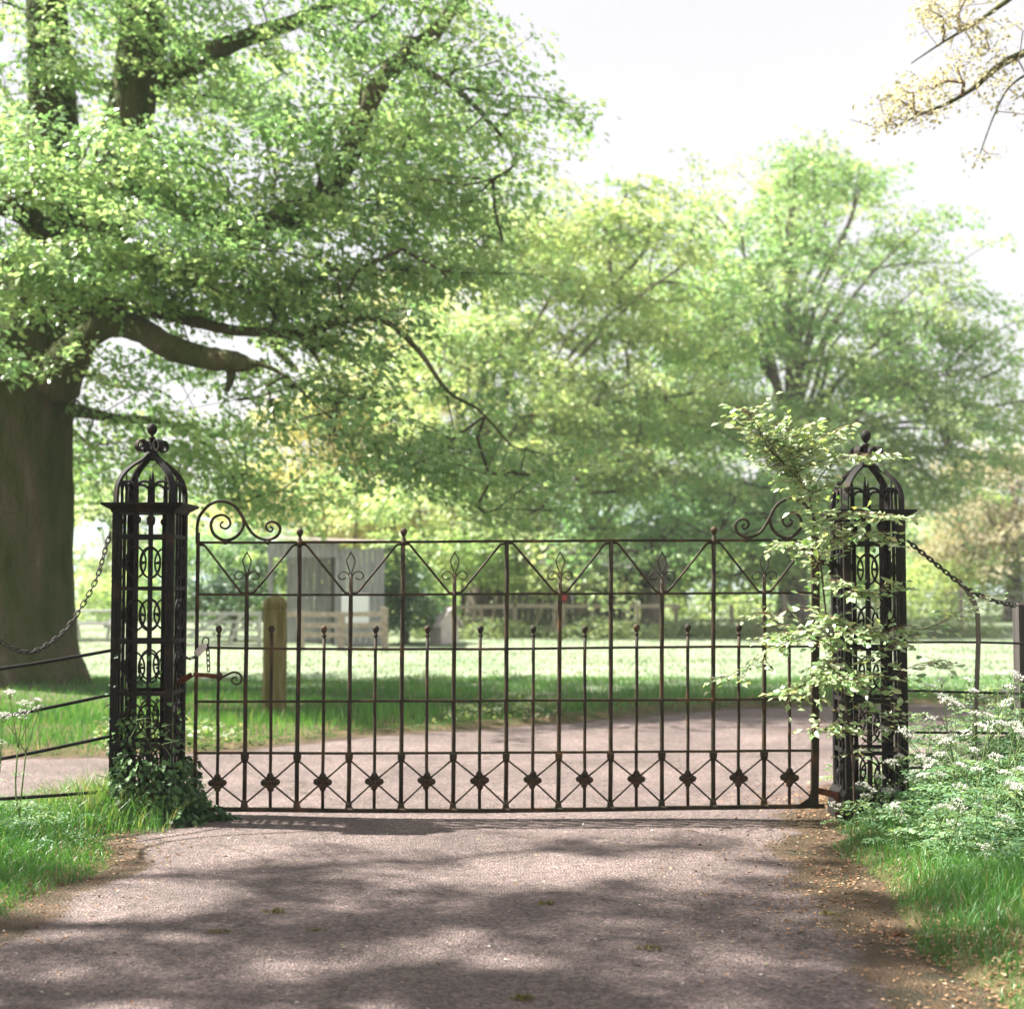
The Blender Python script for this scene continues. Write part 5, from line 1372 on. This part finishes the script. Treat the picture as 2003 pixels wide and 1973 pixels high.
# thin side shoot
for k in range(9):
    p0 = Vector((pcx + r_.uniform(-.2, .2), pcy - .24, gz1(pcx, pcy) + r_.uniform(.1, .5)))
    q = [p0 + Vector((r_.uniform(-.02, .02) * j, -.02 * j, .05 * j - .004 * j * j)) for j in range(6)]
    MB().tube(q, [.003, .003, .0025, .002, .002, .001], 4).build('stem', M['green_stem'], iv, True)

rng = np.random.RandomState(606)
na = 4200
aa = rng.uniform(0, 6.28, na); ra = .20 + .42 * rng.uniform(0, 1, na) ** 1.3
X = pcx + ra * np.cos(aa) * 1.15 - .06; Y = pcy - .02 + ra * np.sin(aa); k = (road_sdf(X, Y) > -.28) & (X < pcx + .45)
X, Y = X[k], Y[k]
grass('long_grass', 'long grass standing in and around the ivy at the pillar foot', X, Y, rng.uniform(.06, .26, len(X)) * np.clip(1.3 - 1.2 * (np.hypot(X - pcx, Y - pcy) - .2), .3, 1.3), rng.uniform(.003, .006, len(X)), 'grass', 9, .9, (.1, 1.0))

# ---------------------------------------------------------------- beech sapling grown through the other pillar
sap_y = 8.22
sbase = Vector((S(1672, 1600, 8.25).x, 8.25, gz1(S(1672, 1600, 8.25).x, 8.25) - .02))
sap = thing('beech_sapling', sbase, 'pale leaved beech sapling growing up through the pillar and over the gate scroll', 'sapling')
def sp(x, y, Y=sap_y): return S(x, y, Y)
stems = [
    ([sbase, sp(1668, 1480, 8.24), sp(1655, 1380, 8.24), sp(1632, 1280), sp(1618, 1220), sp(1606, 1108), sp(1595, 1052), sp(1587, 990), sp(1581, 962)], [.010, .010, .009, .009, .008, .008, .007, .006, .005]),
    ([sp(1581, 962), sp(1556, 930), sp(1532, 905), sp(1500, 870), sp(1478, 828), sp(1458, 800)], [.005, .0045, .004, .0035, .0025, .0012]),
    ([sp(1584, 975), sp(1606, 930), sp(1640, 900), sp(1680, 890), sp(1725, 888)], [.0045, .004, .003, .002, .001]),
    ([sp(1532, 905), sp(1515, 880), sp(1504, 862), sp(1498, 840)], [.003, .0025, .002, .001]),
    ([sp(1556, 930), sp(1580, 890), sp(1600, 860), sp(1640, 838)], [.003, .0025, .002, .001]),
    ([sp(1570, 945), sp(1555, 905), sp(1550, 870), sp(1545, 840)], [.003, .0025, .002, .001]),
    ([sp(1606, 1108), sp(1580, 1075), sp(1555, 1060), sp(1535, 1065)], [.003, .0025, .002, .001]),
    ([sp(1600, 1075), sp(1640, 1050, 8.1), sp(1690, 1040, 8.1), sp(1730, 1060, 8.1)], [.003, .0025, .002, .001]),
    ([sp(1595, 1052), sp(1620, 1010, 8.1), sp(1660, 1000, 8.05), sp(1710, 1005, 8.0), sp(1760, 1012, 8.0)], [.003, .0025, .002, .0015, .001]),
    ([sp(1608, 1130), sp(1640, 1140, 8.1), sp(1690, 1160, 8.1), sp(1740, 1140, 8.1)], [.003, .0025, .002, .001]),
    ([sp(1618, 1200), sp(1650, 1225, 8.1), sp(1700, 1240, 8.1), sp(1760, 1225, 8.1)], [.0035, .003, .002, .001]),
    ([sp(1640, 1320, 8.15), sp(1700, 1280, 8.12), sp(1745, 1258, 8.1), sp(1796, 1235, 8.1), sp(1843, 1216, 8.1), sp(1888, 1185, 8.1), sp(1925, 1165, 8.1)], [.004, .0035, .003, .0025, .002, .0015, .001]),
    ([sp(1626, 1260), sp(1600, 1250), sp(1575, 1232), sp(1545, 1240), sp(1500, 1250)], [.0035, .003, .002, .0015, .001]),
    ([sp(1632, 1290), sp(1610, 1310, 8.1), sp(1640, 1330, 8.05), sp(1690, 1320, 8.05)], [.0035, .003, .002, .001]),
    ([sp(1640, 1320), sp(1600, 1330), sp(1560, 1345), sp(1540, 1350)], [.0035, .003, .002, .001]),
    ([sp(1660, 1420), sp(1690, 1380, 8.15), sp(1740, 1330, 8.15), sp(1790, 1300, 8.15), sp(1850, 1290, 8.15)], [.004, .003, .0025, .002, .001]),
    ([sp(1545, 1240, 8.3), sp(1520, 1215, 8.4), sp(1505, 1198, 8.45), sp(1490, 1200, 8.45)], [.0025, .002, .0015, .001]),
    ([sp(1540, 1255, 8.3), sp(1500, 1275, 8.4), sp(1470, 1300, 8.45), sp(1440, 1320, 8.45), sp(1412, 1322, 8.45)], [.0025, .002, .0015, .001, .001]),
    ([sp(1660, 1440, 8.2), sp(1640, 1420, 8.1), sp(1610, 1412, 8.05), sp(1590, 1425, 8.05)], [.003, .0025, .002, .001]),
    ([sp(1664, 1480, 8.2), sp(1700, 1440, 8.1), sp(1730, 1410, 8.05), sp(1745, 1380, 8.05)], [.003, .0025, .002, .001]),
]
dens = [0.7, 2.4, 1.3, 2.0, 1.7, 2.6, 1.3, 1.3, 1.3, 1.2, 2.0, .6, 1.5, 2.2, 1.6, .6, 1.2, .6, .8, .9]
items = []
r_ = random.Random(4)
for (pts, rad), dn in zip(stems, dens):
    q = catmull(pts, 6)
    MB().tube(q, [v * .7 for v in lerp_list(rad, len(q))], 5).build('stem', M['twig'], sap, True)
    L = sum((b - a).length for a, b in zip(q, q[1:]))
    nt = max(2, int(L / .0125 * dn))
    tw = MB(); made = False
    for k in range(nt):
        f = (k + r_.random()) / nt
        if pts is stems[0][0] and f < .35: continue
        i = min(len(q) - 2, int(f * (len(q) - 1)))
        p = q[i].lerp(q[i + 1], f * (len(q) - 1) - i); tg = (q[i + 1] - q[i]).normalized()
        side = Vector((r_.gauss(0, 1), r_.gauss(-.25, .8), r_.gauss(.05, .25))).normalized()
        d = (tg * .7 + side).normalized()
        d.z *= .55; d.normalize()
        ln = r_.uniform(.05, .20)
        e = p + d * ln + Vector((0, 0, -.02))
        tw.tube([p, p.lerp(e, .5) + Vector((0, 0, .008)), e], [.0018, .0014, .0008], 4); made = True
        nl = r_.randint(2, 4)
        lat = Vector((0, 0, 1)).cross(d)
        for j in range(nl):
            g = (j + 1) / nl
            pp = p.lerp(e, g)
            sd = 1 if j % 2 else -1
            dd = d * (.5 + .5 * g) + lat * sd * (.95 - .5 * g) + Vector((r_.gauss(0, .2), r_.gauss(0, .2), r_.gauss(-.18, .22)))
            nn = Vector((r_.gauss(-.3, .32), r_.gauss(-.5, .34), 1))
            items.append((pp, dd, nn, r_.uniform(.50, 1.0), min(1, max(0, r_.gauss(.52, .28)))))
    if made: 
        o = tw.build('twig', M['young_twig'], sap, True); o['kind'] = 'stuff'
order = sorted(range(len(items)), key=lambda i: -items[i][3] + .4 * (items[i][0].y - 8))
r_.shuffle(order)
pick = sorted(order, key=lambda i: -items[i][3])[:300]
ps = set(pick)
for i in pick:
    p, d, nn, s_, tv = items[i]
    place_leaf(sap, bee_me[min(4, int(tv * 5))], p, d, nn, s_)
leaf_stuff(sap, [items[i] for i in range(len(items)) if i not in ps], .062, .60, 'sapling_leaf')

# ---------------------------------------------------------------- cow parsley and undergrowth
def parsley_leaf_arrays(rng, C, az, size, droop, tint):
    """ferny leaves: C (m,3) leaf bases; every leaf is a rachis of small pinnae"""
    m = len(C); Vs = []; Fs = []; Ts = []
    d = np.stack([np.cos(az), np.sin(az), np.zeros(m)], 1); s = np.stack([-np.sin(az), np.cos(az), np.zeros(m)], 1)
    np_ = 9
    off = 0
    for i in range(np_):
        f = (i + 1) / np_
        w = 0.42 * (1 - f) ** 0.8 + .05
        for sd in (-1, 1):
            for j in range(3):
                g = (j + .6) / 3
                base = C + d * (size * f)[:, None] + s * (sd * size * w * g)[:, None] + np.array([0, 0, 1.0]) * (size * (.55 * f - droop * f * f) - size * .25 * w * g * g)[:, None]
                base = base + d * (size * .10 * g)[:, None]
                dd = d * .75 + s * sd * .6 + rng.normal(0, .25, (m, 3))
                V, F = leaf_verts(base, dd, np.array([0, 0, 1.0]) + rng.normal(0, .35, (m, 3)), size * .125 * rng.uniform(.6, 1.2, m), size * .062 * rng.uniform(.6, 1.2, m))
                Vs.append(V); Fs.append(F + off); off += len(V)
                Ts.append(np.repeat(np.clip(tint + rng.normal(0, .12, m), 0, 1), 4))
    return np.concatenate(Vs), np.concatenate(Fs), np.concatenate(Ts)

rng = np.random.RandomState(55)
# ferny mass
n = 1500
X = rng.uniform(1.75, 3.9, n); Y = rng.uniform(6.0, 9.6, n); s = road_sdf(X, Y)
k = (s > .12) & (X < .36 * Y + .35) & (X > 1.78 + np.clip((7.4 - Y) * .38, 0, .8)) & (rng.uniform(0, 1, n) < .3 + .7 * smooth01(s, .1, .8))
X, Y, s = X[k], Y[k], s[k]
Z = ground_z(X, Y, s) + rng.uniform(.02, 1.0, len(X)) * (.16 + .26 * smooth01(s, .05, .6) + .24 * smooth01(X, 2.3, 2.9) * smooth01(Y, 6.4, 7.2)) * rng.uniform(.3, 1, len(X))
V, F, T = parsley_leaf_arrays(rng, np.stack([X, Y, Z], 1), rng.uniform(0, 6.28, len(X)), rng.uniform(.14, .30, len(X)), rng.uniform(.2, .7, len(X)), np.clip(rng.uniform(-.1, 1.0, len(X)), 0, 1))
o = np_obj('undergrowth', np_mesh('undergrowth', V, F, M['weed'], False, T)); o['kind'] = 'stuff'; o['label'] = 'ferny green undergrowth massed at the foot of the leafy pillar'
# ferny bits on the other verge, by the ivy
n = 60
X = rng.uniform(-3.3, -2.0, n); Y = rng.uniform(7.3, 8.5, n); s = road_sdf(X, Y); k = s > .08
X, Y = X[k], Y[k]
V, F, T = parsley_leaf_arrays(rng, np.stack([X, Y, ground_z(X, Y) + rng.uniform(.02, .14, len(X))], 1), rng.uniform(0, 6.28, len(X)), rng.uniform(.10, .20, len(X)), rng.uniform(.2, .7, len(X)), rng.uniform(.0, .6, len(X)))
o = np_obj('undergrowth', np_mesh('undergrowth', V, F, M['weed'], False, T)); o['kind'] = 'stuff'; o['label'] = 'ferny weeds along the verge beside the ivy'

def umbel_arrays(rng, c, R, nrm):
    """florets of one flower head"""
    k = rng.randint(8, 12); P = []
    n = np.array(nrm) / np.linalg.norm(nrm)
    a = np.cross(n, [0.3, 1, .1]); a /= np.linalg.norm(a); b = np.cross(n, a)
    cents = []
    for i in range(k):
        th = 2.4 * i; r = R * math.sqrt((i + .5) / k)
        cc = np.array(c) + (a * math.cos(th) + b * math.sin(th)) * r - n * (r * r / R * .35)
        cents.append(cc)
        m = 10
        t2 = rng.uniform(0, 6.28, m); r2 = R * .22 * np.sqrt(rng.uniform(0, 1, m))
        P.append(cc + (a[None] * np.cos(t2)[:, None] + b[None] * np.sin(t2)[:, None]) * r2[:, None] + n * rng.uniform(-.003, .004, (m, 1)))
    P = np.concatenate(P); m = len(P)
    V, F = leaf_verts(P, rng.normal(0, 1, (m, 3)), n + rng.normal(0, .35, (m, 3)), rng.uniform(.006, .011, m), rng.uniform(.005, .008, m))
    return V, F, cents

def parsley(px, py, Y, label, seed, heads=4):
    rng = np.random.RandomState(seed)
    top = S(px, py - 16, Y); bx = top.x + rng.uniform(-.12, .12); byy = Y + rng.uniform(-.1, .1)
    gz = gz1(bx, byy)
    t = thing('cow_parsley', (bx, byy, gz), label, 'cow parsley', 'cow parsley in flower')
    base = Vector((bx, byy, gz - .02)); fork = base.lerp(top, .62) + Vector((rng.uniform(-.02, .02), 0, 0))
    st_ = MB(); st_.tube(catmull([base, base.lerp(fork, .5) + Vector((rng.uniform(-.03, .03), rng.uniform(-.03, .03), 0)), fork], 4), lerp_list([.0055, .0045, .0035], 9), 6)
    ends = [top]
    for i in range(heads - 1):
        ends.append(top + Vector((rng.uniform(-.15, .15), rng.uniform(-.12, .12), rng.uniform(-.14, .03))))
    for e in ends:
        e2 = e - Vector((0, 0, .045))
        st_.tube(catmull([fork, fork.lerp(e2, .5) + Vector((0, 0, .01)), e2], 4), lerp_list([.003, .0022, .0016], 9), 5)
    st_.build('stem', M['green_stem'], t, True)
    for e in ends:
        V, F, cents = umbel_arrays(rng, tuple(e), rng.uniform(.026, .044), (rng.normal(0, .25), rng.normal(-.15, .25), 1))
        fh = np_obj('flower_head', np_mesh('flower_head', V - np.array(ORG[t.name]), F, M['petal'], False, np.repeat(np.clip(rng.normal(.6, .25, len(V) // 4), 0, 1), 4)), t)
        ry_ = MB(); e2 = e - Vector((0, 0, .045))
        for cc in cents: ry_.tube([e2, Vector(cc)], [.0010, .0008], 3, cap=False)
        ry_.build('rays', M['green_stem'], fh)
    m = 5
    C = np.array([tuple(base.lerp(fork, f)) for f in rng.uniform(.1, .8, m)])
    V, F, T = parsley_leaf_arrays(rng, C, rng.uniform(0, 6.28, m), rng.uniform(.10, .2, m), rng.uniform(.2, .6, m), rng.uniform(.3, .9, m))
    o = np_obj('foliage', np_mesh('foliage', V - np.array(ORG[t.name]), F, M['weed'], False, T), t); o['kind'] = 'stuff'
    return t
PARS = [(1952, 1338, 7.6, 'tall cow parsley with the densest white head by the dark end post', 5), (1995, 1345, 7.5, 'tall cow parsley cut by the picture edge below the dark end post', 4),
        (1905, 1372, 7.7, 'cow parsley flowering against the bent flat post', 4), (1842, 1352, 7.9, 'cow parsley head touching the second rail near the leafy pillar', 3),
        (1868, 1395, 7.6, 'cow parsley just below the second rail between pillar and bent post', 4), (1935, 1420, 7.3, 'cow parsley in the thick of the flowers below the end post', 5),
        (1985, 1435, 7.2, 'cow parsley leaning out at the picture edge below the rails', 4), (1820, 1425, 7.8, 'cow parsley close beside the leafy pillar at rail height', 3),
        (1888, 1455, 7.2, 'cow parsley at the heart of the flowering bank', 5), (1760, 1500, 7.9, 'short cow parsley before the foot of the leafy pillar', 4),
        (1815, 1520, 7.4, 'low cow parsley in front of the pillar and its undergrowth', 4), (1945, 1500, 6.9, 'cow parsley spreading low near the picture edge', 4),
        (1690, 1555, 7.8, 'small cow parsley beside the rusty hinge', 3), (1880, 1560, 6.9, 'low white flowered cow parsley above the bright verge', 4),
        (1990, 1560, 6.6, 'cow parsley nearest the camera at the picture edge', 4), (1750, 1600, 7.4, 'small cow parsley at the foot of the bank near the litter', 3),
        (20, 1375, 7.6, 'cow parsley with white heads before the sloping railing', 5), (50, 1395, 7.7, 'smaller cow parsley beside the sloping railing toward the ivy', 3), (5, 1420, 7.5, 'low cow parsley head at the picture edge by the railing', 3)]
PARS += [(1925, 1385, 7.9, 'cow parsley standing behind the densest white head', 4), (1965, 1395, 7.0, 'cow parsley rising in front of the dark end post', 5), (1850, 1470, 7.5, 'cow parsley midway between the pillar and the picture edge', 4),
         (1912, 1525, 7.0, 'cow parsley low in the middle of the bank', 4), (1780, 1455, 8.1, 'cow parsley growing right against the pillar bars', 3), (1968, 1620, 6.4, 'cow parsley low over the bright verge by the picture edge', 3), (1830, 1600, 7.0, 'cow parsley at the front of the bank above the verge', 3), (1720, 1540, 8.0, 'cow parsley tucked under the sapling beside the pillar foot', 3)]
for i, (px, py, Y, lab, h) in enumerate(PARS): parsley(px, py - 8, Y, lab, 300 + i, min(h, 3 + i % 2))

# ---------------------------------------------------------------- added volume imitating a lens veil, lifts the far shade
hm, HN, HL = new_mat('veil_volume')
ho = HN.new('ShaderNodeOutputMaterial'); hv = HN.new('ShaderNodeVolumePrincipled')
hv.inputs['Color'].default_value = (0.93, 0.93, 0.95, 1); hv.inputs['Density'].default_value = 0.0008; hv.inputs['Anisotropy'].default_value = 0.0
HL.new(hv.outputs[0], ho.inputs['Volume'])
hz = MB().box((-410, -70, -2.5), (410, 270, 26)).build('veil', hm); hz['kind'] = 'stuff'; hz['label'] = 'faint pale volume added over the park to imitate a lens veil'
